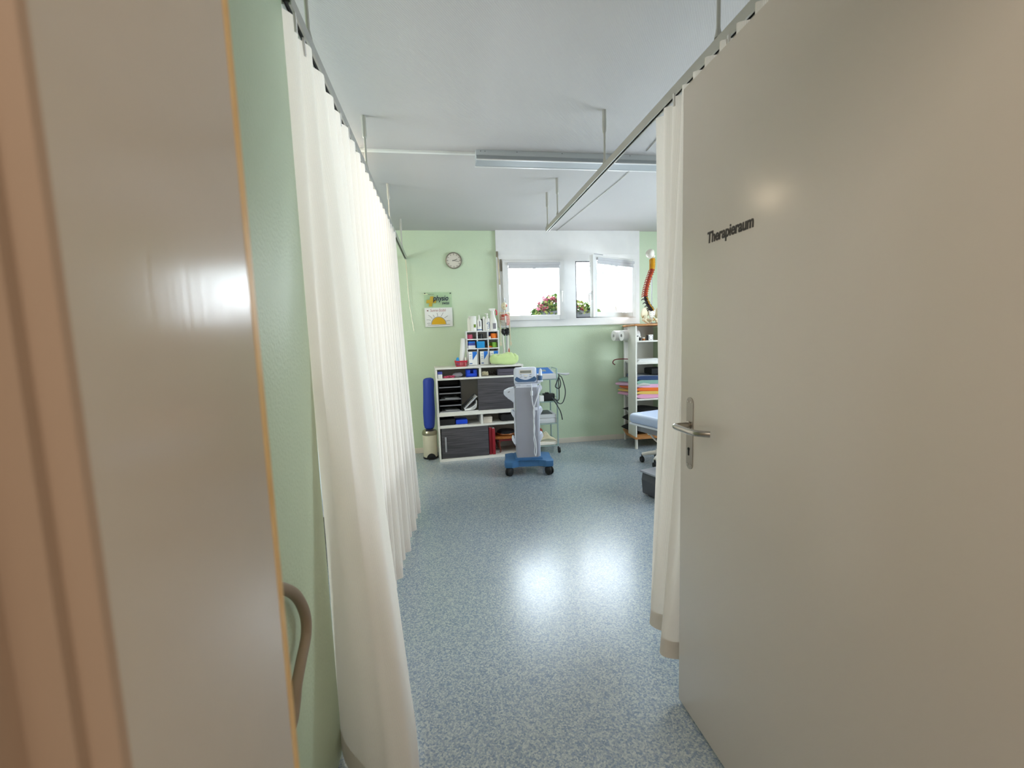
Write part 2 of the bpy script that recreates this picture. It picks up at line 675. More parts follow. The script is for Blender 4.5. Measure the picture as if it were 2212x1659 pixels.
def text(name, s, size, m, parent, loc, rot, shear=0.0, offset=0.0, extrude=0.0008, align='LEFT', sx=1.0, space=1.0):
    cu = bpy.data.curves.new(name, 'FONT')
    cu.body = s
    cu.size = size
    cu.shear = shear
    cu.offset = offset
    cu.extrude = extrude
    cu.align_x = align
    cu.space_character = space
    t = bpy.data.objects.new(name, cu)
    COL.objects.link(t)
    dg = bpy.context.evaluated_depsgraph_get()
    me = bpy.data.meshes.new_from_object(t.evaluated_get(dg))
    me.name = name
    bpy.data.objects.remove(t)
    me.materials.clear()
    me.materials.append(M[m])
    for v in me.vertices:
        v.co.x *= sx
    o = bpy.data.objects.new(name, me)
    COL.objects.link(o)
    o.location = loc
    o.rotation_euler = rot
    if parent:
        o.parent = parent
    return o


FRONT = (R(90), 0, 0)     # lettering that faces -y
# ------------------------------------------------------------------ the room
ZC = 2.63
YB = 5.265
o = struct(ob('floor', G().bb((-2.8, -1.7, -0.1), (4.0, 5.6, 0)), 'floor'))
o = struct(ob('ceiling', G().bb((-2.8, -1.7, ZC), (4.0, 5.6, ZC + 0.15)), 'ceiling'))
# back wall round the window unit (opening x .69-2.44, z 1.515-2.60)
g = G()
g.bb((-2.8, YB, 0), (0.69, 5.5, ZC)).bb((2.445, YB, 0), (4.0, 5.5, ZC)).bb((0.69, YB, 0), (2.445, 5.5, 1.515))
struct(ob('wall_back', g, 'green'))
# wall_left is the stub between door and curtained bay
struct(ob('wall_left', G().bb((-2.8, 0.4, 0), (-0.4, 1.385, ZC), 0.004), 'green'))
g = G()
g.bb((-2.8, 1.385, 0), (-2.6, 1.8, ZC)).bb((-2.8, 3.1, 0), (-2.6, YB, ZC)).bb((-2.8, 1.8, 0), (-2.6, 3.1, 1.3)).bb((-2.8, 1.8, 2.3), (-2.6, 3.1, ZC))
struct(ob('wall_left_bay', g, 'green'))
g = G()
g.bb((3.8, 0.4, 0), (4.0, 2.0, ZC)).bb((3.8, 3.9, 0), (4.0, YB, ZC)).bb((3.8, 2.0, 0), (4.0, 3.9, 1.0)).bb((3.8, 2.0, 2.2), (4.0, 3.9, ZC))
struct(ob('wall_right', g, 'green'))
g = G()
g.bb((-0.4, 0.2, 0), (-0.19, 0.4, ZC)).bb((0.83, 0.2, 0), (4.0, 0.4, ZC)).bb((-0.19, 0.2, 2.15), (0.83, 0.4, ZC)).bb((-1.5, 0.2, 0), (-0.4, 0.4, ZC))
struct(ob('wall_front', g, 'cream_wall'))
g = G()
g.bb((-1.5, -1.7, 0), (-1.35, 0.2, ZC)).bb((2.2, -1.7, 0), (2.35, 0.2, ZC)).bb((-1.35, -1.7, 0), (2.2, -1.55, ZC))
struct(ob('wall_corridor', g, 'cream_wall'))
# baseboards
struct(ob('baseboard_back', G().bb((-2.6, YB - 0.014, 0), (3.8, YB, 0.065), 0.003), 'base_cream'))

# bay windows added out of view to let in extra daylight
for nm, x, y0, y1, z0, z1 in (('added_window_2', 3.9, 2.0, 3.9, 1.0, 2.2), ('added_window_3', -2.7, 1.8, 3.1, 1.3, 2.3)):
    g = G()
    for a, b in (((x - .03, y0, z0), (x + .03, y0 + .06, z1)), ((x - .03, y1 - .06, z0), (x + .03, y1, z1)), ((x - .03, y0, z0), (x + .03, y1, z0 + .06)), ((x - .03, y0, z1 - .06), (x + .03, y1, z1)), ((x - .03, (y0 + y1) / 2 - .03, z0), (x + .03, (y0 + y1) / 2 + .03, z1))):
        g.bb(a, b, 0.004)
    wn = struct(ob(nm, g, 'window_white'))
    ob('pane', G().bb((x - .004, y0 + .03, z0 + .03), (x + .004, y1 - .03, z1 - .03)), 'glass', wn)

# ---- the white window unit
win = bpy.data.objects.new('window_1', None)
COL.objects.link(win)
struct(win)
g = G()
yf = 5.235
x0, x1, z0, z1 = 0.662, 2.472, 1.487, ZC
# surround with two openings: (0.755..1.46, 1.59..2.25) and (1.637..2.40, 1.575..2.268)
cuts = [(0.755, 1.46, 1.59, 2.25), (1.637, 2.40, 1.575, 2.268)]
g.bb((x0, yf, z0), (cuts[0][0], YB + .2, z1))
g.bb((cuts[0][0], yf, z0), (cuts[0][1], YB + .2, cuts[0][2]))
g.bb((cuts[0][0], yf, cuts[0][3]), (cuts[0][1], YB + .2, z1))
g.bb((cuts[0][1], yf, z0), (cuts[1][0], YB + .2, z1))
g.bb((cuts[1][0], yf, z0), (cuts[1][1], YB + .2, cuts[1][2]))
g.bb((cuts[1][0], yf, cuts[1][3]), (cuts[1][1], YB + .2, z1))
g.bb((cuts[1][1], yf, z0), (x1, YB + .2, z1))
ob('surround', g, 'window_white', win)
g = G()
g.bb((x0, yf - .004, 2.345), (x1, yf, 2.3465)).bb((x0, yf - .012, z0 - .004), (x1, yf + .02, z0 + .012), .003)
ob('shutter_box_seam', g, 'window_white', win)
g = G()
for a, b in (((1.637, 5.25, 1.575), (1.652, 5.30, 2.268)), ((1.637, 5.25, 1.575), (2.40, 5.30, 1.588)), ((1.637, 5.25, 2.258), (2.40, 5.30, 2.268))):
    g.bb(a, b)
ob('gasket', g, 'gasket', win)


def make_sash(name, wd, ht, blind_h):
    """hinged at local x = wd (right side), front at local y = 0, thickness .05"""
    g = G()
    f = 0.07
    for a, b in (((0, 0, 0), (f, .055, ht)), ((wd - f, 0, 0), (wd, .055, ht)), ((f - .01, .004, 0), (wd - f + .01, .05, f - .01)), ((f - .01, .004, ht - f + .01), (wd - f + .01, .05, ht))):
        g.bb(a, b, 0.006)
    s = ob(name, g, 'window_white', win)
    ob('pane', G().bb((f - .01, .024, f - .02), (wd - f + .01, .030, ht - f + .02)), 'glass', s)
    g = G()
    zt = ht - 0.028
    g.bb((f - .008, -.022, zt - .03), (wd - f + .012, .002, zt), .004)
    g.bb((f, -.012, zt - blind_h), (wd - f, -.009, zt - .02))
    g.bb((f - .004, -.018, zt - blind_h - .014), (wd - f + .004, -.004, zt - blind_h), .004)
    g.cyl(((wd) / 2 - .02, -.012, zt - blind_h - .016), ((wd) / 2 + .02, -.012, zt - blind_h - .016), .006, n=10)
    ob('roller_blind', g, 'blind', s)
    return s


s1 = make_sash('sash', 0.76, 0.71, 0.055)
s1.location = (0.727, 5.19, 1.563)
g = G()
g.bb((-.011, -.006, -.05), (.011, .002, .05), .003).tube([(0, -.004, .03), (0, -.035, .03), (0, -.036, .0), (0, -.034, -.09)], .008, 8)
ob('window_handle', g, 'window_white', s1, (0.725, 0, .30))
s2 = make_sash('sash', 0.775, 0.71, 0.06)
# hinged on the right jamb and swung into the room
ang = R(27)
s2.location = Vector((2.42, 5.215, 1.566)) + Matrix.Rotation(ang, 3, 'Z') @ Vector((-0.775, 0, 0))
s2.rotation_euler = (0, 0, ang)
g = G()
g.bb((-.006, -.011, -.05), (.002, .011, .05), .003).tube([(-.004, 0, .02), (-.035, 0, .02), (-.036, 0, .0), (-.034, 0, -.08)], .008, 8)
ob('window_handle', g, 'window_white', s2, (0.0, .03, .25))
ob('stay_arm', G().bb((0.02, -.012, .712), (.16, .0, .72), .002), 'handle', s2)

# crank of the awning at the left edge of the window unit
cr = thing('awning_crank', 'grey awning crank bracket with long rod hanging left of the window', 'crank', (0.69, 5.225, 1.55))
g = G().bb((-.032, -.022, .765), (-.006, .0, .83), .004)
ob('bracket', g, 'lid', cr)
g = G().tube([(-.016, -.028, .765), (-.008, -.034, .70), (-.003, -.034, .46)], .006, 8).cyl((-.003, -.034, .44), (-.003, -.034, .505), .010, n=10)
ob('crank_rod', g, 'lid', cr)
g = G().cyl((-.003, -.034, .10), (-.004, -.034, .44), .0085, n=12).cyl((-.003, -.034, .395), (-.003, -.034, .43), .012, n=12)
ob('grip', g, 'window_white', cr)
g = G().bb((.012, -.016, .60), (.036, .0, .74), .005)
g.bb((.018, -.022, .65), (.03, -.014, .69), .003)
ob('strap_winder', g, 'clock_rim', cr)

# ---- door frame
g = G()
lining = [(-.19, .391), (-.156, .391), (-.156, .212), (-.19, .212)]
casing = [(-.19, .212), (-.156, .212), (-.157, .208), (-.168, .206), (-.168, .200), (-.186, .200), (-.186, .178), (-.235, .178), (-.235, .199), (-.19, .199)]
g.prism(lining, 2.13)
struct(ob('trim_1', g, 'jamb_paint'))
ob('casing', G().prism(casing, 2.13), 'casing', bpy.data.objects['trim_1'])
g = G().bb((-.19, .391, 0), (-.1555, .4005, 2.13))
o = ob('edge_strip', g, 'beech_edge', bpy.data.objects['trim_1'])
g = G()
g.prism([(0.64 - x, y) for x, y in lining], 2.13).prism([(0.64 - x, y) for x, y in casing], 2.13)
struct(ob('trim_2', g, 'jamb_paint'))
struct(ob('trim_3', G().bb((-.19, .178, 2.12), (0.83, .4, 2.15), .004), 'jamb_paint'))

# ---- door (open at 90 degrees on the right)
DX = 0.79
g = G().bb((DX, 0.425, 0.012), (DX + .04, 1.357, 2.118), .002)
door = struct(ob('door_1', g, 'door_paint'))
g = G()
n = 16
hl, hw = 0.121, 0.019
poly = [(hw * math.cos(PI * k / n), hl - hw + hw * math.sin(PI * k / n)) for k in range(n + 1)] + [(-hw * math.cos(PI * k / n), -hl + hw - hw * math.sin(PI * k / n)) for k in range(n + 1)]
g.prism(poly, .002, Matrix.Translation((DX - .002, 1.300, 1.018)) @ YZ)
esc = ob('escutcheon', g, 'plate', door)
g = G().cyl((DX - .0035, 1.3035, .965), (DX - .001, 1.3035, .965), .0055, n=14).bb((DX - .0035, 1.3005, .943), (DX - .001, 1.3065, .962))
ob('keyhole', g, 'hole', esc)
for yy, zz in ((1.309, 1.124), (1.291, 1.124), (1.309, .912), (1.291, .912)):
    ob('screw', G().cyl((DX - .0032, yy, zz), (DX - .001, yy, zz), .0035, n=10), 'steel', esc)
g = G()
g.cyl((DX - .006, 1.302, 1.046), (DX - .001, 1.302, 1.046), .013, n=20)
g.tube([(DX - .003, 1.302, 1.046), (DX - .036, 1.303, 1.046), (DX - .050, 1.300, 1.046), (DX - .056, 1.288, 1.046), (DX - .056, 1.24, 1.046), (DX - .054, 1.200, 1.046), (DX - .048, 1.184, 1.046), (DX - .034, 1.170, 1.046), (DX - .020, 1.160, 1.046)], .0096, 16)
ob('lever_handle', g, 'steel', door)
text('lettering', 'Therapieraum', 0.0445, 'letter_dark', door, (DX - .0006, 1.218, 1.612), (R(90), 0, R(-90)), 0.08, 0.0011, 0.0006, sx=0.775)

# ---- beige bent tube on the left wall stub
g = G().tube([(-.402, .88, .86), (-.385, .90, .855), (-.375, .95, .832), (-.375, 1.035, .762), (-.375, 1.082, .685), (-.375, 1.078, .632), (-.375, 1.03, .598), (-.375, .99, .568), (-.375, .97, .538), (-.375, .94, .515), (-.385, .90, .50), (-.402, .88, .497)], .0125, 14)
tag(ob('bent_tube', g, 'tube'), 'bent beige tube showing past the left door frame against the green wall', 'tube')

# ------------------------------------------------------------------ ceiling rails
RZ0, RZ1 = 2.297, 2.335
prof = [(-.013, RZ1 - RZ0), (-.013, 0), (-.006, 0), (-.006, .004), (-.010, .006), (-.010, .026), (.010, .026), (.010, .006), (.006, .004), (.006, 0), (.013, 0), (.013, RZ1 - RZ0)]


def make_rail(x, y0, y1, ys, label, mname):
    t = thing('curtain_rail', label, 'curtain rail', (x, y0, RZ0))
    g = G().prism(prof, y1 - y0, XZ)
    ob('track', g, mname, t)
    g = G().bb((-.0085, .002, .008), (.0085, y1 - y0 - .002, .022))
    ob('slot_shadow_gap', g, 'black', t)
    for y in ys:
        g = G()
        top = ZC - RZ0
        g.cyl((0, y - y0, top - .115), (0, y - y0, top), .0125, n=18)
        g.cyl((0, y - y0, .03), (0, y - y0, top - .11), .0068, n=14)
        g.cyl((0, y - y0, top - .125), (0, y - y0, top - .113), .0085, .0125, n=14)
        g.bb((-.008, y - y0 - .03, .035), (.008, y - y0 + .03, .045), .002)
        g.cyl((0, y - y0, .044), (0, y - y0, .075), .013, .0068, n=14)
        ob('ceiling_hanger', g, 'alu_white', t)
    return t


lr = make_rail(-.388, 1.386, 5.235, (1.60, 2.683, 3.761, 4.791), 'grey ceiling curtain rail over the long left curtain, reaching the back wall', 'alu')
g = G().tube([(0, 3.83, -.0), (.004, 3.835, -.2), (.012, 3.84, -.5), (.05, 3.825, -.83)], .0035, 6)
ob('draw_wand', g, 'lid', lr)
make_rail(.970, 0.405, 3.93, (1.45, 2.502, 3.554, 3.90), 'pale grey ceiling curtain rail on the right ending in mid-room before the window', 'alu_white')


# ------------------------------------------------------------------ curtains
def poly_at(pts, t):
    """smooth interpolation of a list of 2d points at t in 0..1"""
    n = len(pts) - 1
    f = min(max(t, 0), 1) * n
    i = min(int(f), n - 1)
    u = f - i
    a, b, c, d = pts[max(i - 1, 0)], pts[i], pts[i + 1], pts[min(i + 2, n)]
    return tuple(0.5 * (2 * b[k] + (c[k] - a[k]) * u + (2 * a[k] - 5 * b[k] + 4 * c[k] - d[k]) * u * u + (3 * b[k] - a[k] - 3 * c[k] + d[k]) * u ** 3) for k in range(2))


def make_curtain(label, top, bot, zt, zb, width, nu, nv, m, ease=1.0, wob=0.006, seed=0.0):
    o0 = (top[0][0], top[0][1], 0)
    t = thing('curtain', label, 'curtain', o0)

    def fn(u, v):
        a = poly_at(top, u)
        b = poly_at(bot, u)
        k = v ** ease
        x = a[0] * (1 - k) + b[0] * k
        y = a[1] * (1 - k) + b[1] * k
        q = noise.noise(Vector((u * 9 + seed, v * 2.2, seed))) * wob * (0.3 + v)
        return Vector((x + q - o0[0], y + q * .6 - o0[1], zt + (zb - zt) * v))
    g = G().grid(fn, nu, nv, lambda u, v: (u * width, v * (zt - zb)))
    ob('cloth', g, m, t, sharp=180, fix=False)
    # hem band: doubled cloth at the foot
    g = G().grid(lambda u, v: fn(u, 1 - (1 - v) * 0.032) + Vector((.0015, -.002, 0)), nu, 2, lambda u, v: (u * width, v * .07))
    ob('hem', g, m, t, sharp=180, fix=False)
    return t, fn


# near left curtain: falls from the rail, its foot swept forward and out into the room
topA = [(-.404, 1.388), (-.376, 1.43), (-.402, 1.50), (-.372, 1.56), (-.404, 1.63), (-.372, 1.70), (-.405, 1.77), (-.374, 1.84), (-.402, 1.90), (-.376, 1.96), (-.396, 2.01)]
botA = [(-.405, 1.395), (-.37, 1.32), (-.305, 1.235), (-.24, 1.18), (-.185, 1.16), (-.139, 1.18), (-.147, 1.30), (-.163, 1.42), (-.185, 1.52), (-.215, 1.64), (-.25, 1.78)]
cA, fA = make_curtain('white ribbed curtain nearest the door frame, its foot bulging into the room', topA, botA, 2.29, 0.015, 1.15, 130, 60, 'curtain', 1.15, .006, 1.0)
nB = 30
topB = []
botB = []
for k in range(nB + 1):
    t = k / nB
    topB.append((-.388 + (.02 if k % 2 else -.018), 2.02 + t * 1.98))
    y = 1.85 + t * 1.47
    xb = -.345 + .085 * t
    amp = (.034, .026)[k % 2] * (1 if k % 3 else 1.5)
    botB.append((xb + (amp if k % 2 else -amp), y))
cB, fB = make_curtain('white ribbed curtain in loose folds farther along the left rail, nearer the blue bolster', topB, botB, 2.29, 0.085, 3.2, 300, 50, 'curtain', 1.25, .007, 5.0)
for (c, f, cnt) in ((cA, fA, 6), (cB, fB, 14)):
    for k in range(cnt):
        p = f((k + .5) / cnt, 0.004)
        g = G().bb((p.x - .004, p.y - .005, p.z - .035), (p.x + .004, p.y + .005, p.z + .02), .002)
        ob('curtain_hook', g, 'window_white', c)
# right curtain, pushed together beside the open door
topC = []
nC = 22
for k in range(nC + 1):
    t = k / nC
    topC.append((.978 + (.024 if k % 2 else -.042 + (.03 * max(0, t - .55) / .45)), 0.98 + t * .90))
botC = [(.99, 1.08), (.88, 1.12), (1.0, 1.16), (.88, 1.20), (1.0, 1.24), (.88, 1.28), (.99, 1.32), (.87, 1.36), (.98, 1.385), (.86, 1.41),
        (.80, 1.425), (.770, 1.445), (.780, 1.475), (.85, 1.49), (.92, 1.50), (.87, 1.55), (.822, 1.60), (.818, 1.64), (.86, 1.655), (.95, 1.66), (.92, 1.70), (.870, 1.735), (.94, 1.78)]
cC, fC = make_curtain('cream ribbed curtain gathered behind the open door on the right rail', topC, botC, 2.29, 0.115, 2.6, 330, 50, 'curtain_far', 1.1, .004, 9.0)
for k in range(8):
    p = fC((k + .5) / 8, 0.004)
    ob('curtain_hook', G().bb((p.x - .004, p.y - .005, p.z - .03), (p.x + .004, p.y + .005, p.z + .02), .002), 'window_white', cC)


# ------------------------------------------------------------------ ceiling lamps
def make_lamp(label, x0, x1, y, lit):
    t = thing('ceiling_light', label, 'ceiling light', (x0, y, ZC))
    L = x1 - x0
    g = G().bb((0, -.036, -.040), (L, .05, 0), .003)
    ob('housing', g, 'lamp_body', t)
    pr = [(-.040, -.038), (-.056, -.064), (-.056, -.072), (.070, -.072), (.074, -.066), (.05, -.036)]
    g = G().prism(pr, L - .006, Matrix.Translation((.003, 0, 0)) @ YZ)
    ob('diffuser', g, 'lamp_on' if lit else 'lamp_under', t)
    g = G().bb((0, -.063, -.0745), (L, -.05, -.069), .001).bb((0, .06, -.0745), (L, .076, -.069), .001)
    ob('edge_lip', g, 'window_white', t)
    for xx in (.03, .06, .28, .6, 1.1):
        if xx < L:
            ob('screw', G().bb((xx, -.0375, -.012), (xx + .006, -.035, -.008)), 'box_grey', t)
    return t


make_lamp('unlit grey strip light across the ceiling behind the right curtain rail', .275, 1.90, 3.105, False)
make_lamp('lit warm strip light on the ceiling behind the left curtain', -2.0, -.62, 3.105, True)
tag(ob('cable_duct', G().bb((-.62, 3.105, ZC - .016), (.275, 3.13, ZC), .002), 'white_paint'), 'thin cream cable duct on the ceiling left of the unlit strip light', 'cable duct')
tag(ob('ceiling_cable', G().tube([(1.43, 2.5, ZC - .004), (1.47, 3.0, ZC - .003)], .0028, 6, smooth=False).tube([(1.49, 3.19, ZC - .004), (1.505, 3.6, ZC - .004), (1.41, 5.23, ZC - .004)], .0028, 6), 'alu_white'), 'thin grey cable along the ceiling right of the right curtain rail', 'cable')

# ------------------------------------------------------------------ wall things
ck = thing('wall_clock', 'round silver wall clock with cream dial on the mint wall', 'clock', (.160, 5.263, 2.284))
MY = Matrix.Rotation(R(90), 4, 'X')
g = G().lathe([(.094, 0), (.097, .012), (.094, .022), (.086, .024), (.084, .018)], n=40, mtx=MY, close=False)
ob('rim', g, 'clock_rim', ck)
g = G().lathe([(.088, .004), (.088, .014), (.001, .0145)], n=40, mtx=MY)
ob('dial', g, 'clock_face', ck)
for k in range(12):
    a = k * PI / 6
    ob('hour_mark', G().box((.072 * math.sin(a), -.0155, .072 * math.cos(a)), (.005, .001, .014 if k % 3 else .018), 0, (0, a, 0)), 'ink_grey', ck)
for nm, ang, ln, wd in (('hour_hand', 68, .045, .006), ('minute_hand', 103, .066, .0045)):
    a = R(ang)
    g = G().box((math.sin(a) * (ln / 2 - .008), -.0175, math.cos(a) * (ln / 2 - .008)), (wd, .001, ln + .016), 0, (0, a, 0))
    ob(nm, g, 'ink_grey', ck)
# glass practice sign
sg = thing('glass_sign', 'clear glass sign with yellow cross and dark blue physio lettering', 'sign', (-.207, 5.245, 1.745))
ob('glass_plate', G().bb((0, -.003, 0), (.325, .003, .175), .001), 'plate_glass', sg)
for x in (.012, .308):
    ob('screw', G().cyl((x, -.008, .162), (x, .02, .162), .007, n=12), 'ink_grey', sg)
text('lettering', 'physio', .085, 'ink_navy', sg, (.105, -.0042, .078), FRONT, .22, .0016, .0006, sx=.80)
text('lettering', 'swiss', .047, 'ink_navy', sg, (.205, -.0042, .034), FRONT, .22, .0007, .0006, sx=.85)
text('lettering', 'mitglied von', .018, 'ink_grey', sg, (.04, -.0042, .146), FRONT, .1, 0, .0004, sx=.85)
g = G()
shx = lambda x, y: (x + .2 * y, y)
cr_ = [(-.02, -.058), (.018, -.058), (.018, -.02), (.056, -.02), (.056, .018), (.018, .018), (.018, .058), (-.02, .058), (-.02, .018), (-.056, .018), (-.056, -.02), (-.02, -.02)]
g.prism([shx(x, y) for x, y in cr_], .004, Matrix.Translation((.082, .004, .070)) @ XZ)
ob('yellow_cross', g, 'cross_yellow', sg)
# sun sign
ss = thing('sun_sign', 'white wall sign with a half yellow sun and red handwriting', 'sign', (-.207, 5.243, 1.517))
ob('board', G().bb((0, 0, 0), (.322, .012, .222), .002), 'paper', ss)
cx, cz, r0 = .158, .028, .082
arc = [(cx + r0 * math.cos(PI * k / 24), cz + r0 * 1.02 * math.sin(PI * k / 24)) for k in range(25)]
ob('sun_disc', G().prism(arc, .0012, Matrix.Translation((0, -.0014, 0)) @ XZ), 'sun_yellow', ss)
g = G()
g.tube([(cx + (r0 + .004) * math.cos(PI * k / 24), -.001, cz + (r0 * 1.02 + .004) * math.sin(PI * k / 24)) for k in range(25)], .0022, 6, smooth=False)
g.tube([(.03, -.001, .024), (.10, -.001, .018), (.18, -.001, .022), (.29, -.001, .026)], .0017, 6)
for (a, b) in (((.018, .084), (.066, .078)), ((.02, .040), (.062, .042)), ((.04, .138), (.084, .098)), ((.094, .140), (.110, .110)), ((.142, .162), (.147, .122)), ((.214, .164), (.190, .122)), ((.268, .126), (.228, .1)), ((.292, .07), (.245, .064))):
    mx_ = ((a[0] + b[0]) / 2 + .002, (a[1] + b[1]) / 2 + .003)
    g.tube([(a[0], -.001, a[1]), (mx_[0], -.001, mx_[1]), (b[0], -.001, b[1])], .0016, 6)
ob('sun_outline', g, 'ink_grey', ss)
text('lettering', 'Sunne-Stübli', .046, 'ink_red', ss, (.062, -.0008, .178), FRONT, .25, -.0004, .0005, sx=.80)
ob('arrow', G().prism([(.022, .190), (.042, .200), (.042, .180)], .001, Matrix.Translation((0, -.0012, 0)) @ XZ), 'dark_red', ss)

# ------------------------------------------------------------------ pedal bin and bolster
pb = thing('pedal_bin', 'small cream pedal bin with metal lid left of the shelf cabinet', 'bin', (-.216, 5.02, 0))
ob('bucket', G().lathe([(.078, .012), (.082, .02), (.082, .272), (.079, .276)], n=32), 'bin_cream', pb)
ob('base_ring', G().lathe([(.084, 0), (.086, .004), (.086, .014), (.083, .02)], n=32), 'black', pb)
ob('lid', G().lathe([(.083, .276), (.087, .282), (.087, .305), (.078, .325), (.05, .338), (.002, .342)], n=32), 'lid', pb)
g = G()
arc = [(.052 * math.cos(PI * k / 16), .062 * math.sin(PI * k / 16)) for k in range(17)]
g.prism(arc, .03, Matrix.Translation((.01, -.088, .006)) @ XZ).box((.01, -.098, .010), (.07, .03, .01), .004)
ob('pedal', g, 'black', pb)
g = G()
prof = [(.002, 0), (.035, .004), (.054, .018), (.062, .05), (.063, .12), (.066, .2), (.066, .32), (.062, .42), (.063, .5), (.064, .555), (.055, .582), (.03, .594), (.002, .596)]
g.lathe(prof, n=28)
g.noise(.006, 9, 3)
tag(ob('bolster', g, 'blue', None, (-.214, 5.012, .338), (R(-4), R(1.5), 0)), 'royal blue foam bolster standing upright on the pedal bin', 'bolster')

# ------------------------------------------------------------------ shelf cabinet (two stacked units)
CAB = Matrix.Translation((-.108, 4.788, 0)) @ Matrix.Rotation(R(3.2), 4, 'Z')
CRZ = R(3.2)
CW, CDp = .985, .37


def cw(x, y, z):
    return CAB @ Vector((x, y, z))


def make_unit(label, z0, H, band_lo, band_hi, topslab, botslab, door_x, door_z, handle):
    t = thing('shelf_cabinet', label, 'cabinet', cw(0, 0, z0), CRZ)
    g = G()
    p = .018
    g.bb((0, 0, 0), (p, CDp, H - .003), .001).bb((CW - p, 0, 0), (CW, CDp, H - .003), .001)
    g.bb((-.004, -.006, H - topslab), (CW + .004, CDp, H), .002)
    g.bb((p, 0, 0), (CW - p, CDp, botslab))
    g.bb((p, 0.004, band_lo), (CW - p, CDp, band_hi), .001)
    zt0, zt1 = (band_hi, H - topslab)
    g.bb((CW / 2 - .011, .004, zt0), (CW / 2 + .011, CDp, zt1))
    g.bb((p, CDp - .006, botslab), (CW - p, CDp, H - topslab))
    ob('carcass', g, 'cab_white', t)
    d = ob('sliding_door', G().bb((door_x[0], .012, door_z[0]), (door_x[1], .028, door_z[1]), .001), 'cab_door', t)
    if handle:
        g = G().bb((handle - .009, .0, door_z[0] + .075), (handle + .009, .012, door_z[0] + .245), .003)
        ob('door_handle', g, 'handle', d)
    return t


make_unit('lower white cabinet unit with grey sliding door, red binders and footstool', 0, .53, .377, .398, .018, .03, (.03, .56), (.032, .376), .075)
make_unit('upper white cabinet unit with letter trays and grey sliding door on the right', .53, .525, .385, .405, .02, .024, (.46, .966), (.025, .384), None)


def put(name, label, cat, g, m, x, y, z, rz=0.0, group=None, rx=0.0, ry=0.0):
    o = ob(name, g, m, None, cw(x, y, z), (rx, ry, CRZ + rz))
    return tag(o, label, cat, group)


# upper compartment
o = put('carton', 'small white and purple carton at the far left of the top shelf bay', 'box', G().bb((0, 0, 0), (.05, .07, .045)).bb((0, 0, .0455), (.05, .07, .075), 0, 1), ['paper', 'violet'], .024, .03, .936)
g = G()
for (x, y, r) in ((.03, 0, .018), (.062, .02, .02), (.1, 0, .02)):
    g.tube([(x + r * math.cos(a), y + r * math.sin(a), .008 + .006 * math.sin(2 * a)) for a in [k * PI / 6 for k in range(13)]], .006, 6)
g.tube([(.0, 0, .008), (.05, .02, .018), (.11, .0, .02), (.15, .02, .014)], .006, 6)
put('exercise_band', 'tangled pink exercise band lying in the top left bay', 'band', g, 'pink', .08, .05, .936)
put('grey_pouch', 'grey soft pouch beside the blue holder in the top bay', 'pouch', G().ball((.05, .04, .028), (.06, .035, .028)).noise(.006, 22), 'label_grey', .20, .04, .936)
g = G().bb((0, 0, 0), (.125, .09, .012), .002).bb((0, 0.07, 0), (.125, .09, .085), .002).bb((0, 0, 0), (.012, .09, .075), .002).bb((.113, 0, 0), (.125, .09, .075), .002)
g.bb((0, 0, 0), (.125, .012, .04), .002).bb((0, 0, .04), (.045, .012, .078), .002).bb((.08, 0, .04), (.125, .012, .078), .002)
put('plastic_holder', 'bright blue open plastic holder in the top left bay', 'holder', g, 'blue_plastic', .338, .03, .936)
g = G()
for k in range(6):
    a = k * .012
    g.ball((.015 + a, .04, .028 + .004 * math.sin(k)), (.008, .022, .022), 12, 8)
    g.tube([(.015 + a, .03, .03), (.005 + a, .0, .045 + .005 * (k % 2)), (.0 + a, -.012, .04)], .004, 6)
    g.tube([(.015 + a, .03, .02), (.008 + a, .0, .012), (.004 + a, -.01, .01)], .004, 6)
put('vertebrae_model', 'cream bone model of a few vertebrae in the top right bay', 'bone model', g, 'bone', .515, .05, .937)
g = G()
for k in range(5):
    g.ball((.015 + k * .016, .03, .025), (.009, .02, .02), 10, 8)
    g.bb((.01 + k * .016, 0, .02), (.018 + k * .016, .012, .05), .003)
put('joint_model', 'dark weathered bone model between the cream vertebrae and grey case', 'bone model', g, 'leather_dark', .60, .08, .937)
c = thing('instrument_case', 'dark grey zipped instrument case in the top right bay', 'case', cw(.70, .03, .936), CRZ)
ob('shell', G().bb((0, 0, 0), (.245, .12, .075), .014), 'case_grey', c)
ob('zip', G().bb((.01, -.001, .03), (.235, .004, .035), .001), 'black', c)
# letter trays
for k in range(5):
    z = .556 + k * .068
    t = thing('letter_tray', ['lowest black letter tray of the stack, holding loose papers', 'second black letter tray from the bottom of the stack', 'middle black letter tray of the stack, papers sticking out', 'fourth black letter tray up, just under the empty top one', 'topmost black letter tray of the stack, empty'][k], 'letter tray', cw(.024, .02, z), CRZ, 'letter trays in the cabinet')
    g = G().bb((0, 0, 0), (.25, .30, .003)).bb((0, 0, 0), (.006, .30, .062)).bb((.244, 0, 0), (.25, .30, .062)).bb((0, .294, 0), (.25, .30, .06)).bb((0.006, 0, 0), (.244, .004, .014), .001)
    ob('tray', g, 'black', t)
    ob('front_lip', G().bb((0.006, -.002, .001), (.244, .0, .011)), 'frame_grey', t)
for k, lab in ((0, 'loose white papers in the lowest letter tray'), (2, 'loose white papers in the middle letter tray')):
    g = G().bb((.03, .012, .0045), (.215, .28, .010)).box((.14, .13, .014), (.16, .24, .004), 0, (0, R(2), R(6)))
    put('papers', lab, 'papers', g, 'paper_grey', .024, .02, .556 + k * .068)
put('paper_sheets', 'white sheets lying on the cabinet floor below trays and ring binder', 'papers', G().bb((0, 0, 0), (.22, .25, .0022)).bb((.22, .0, .0), (.43, .24, .0024)), 'paper', .026, .004, .5545 - .0002)
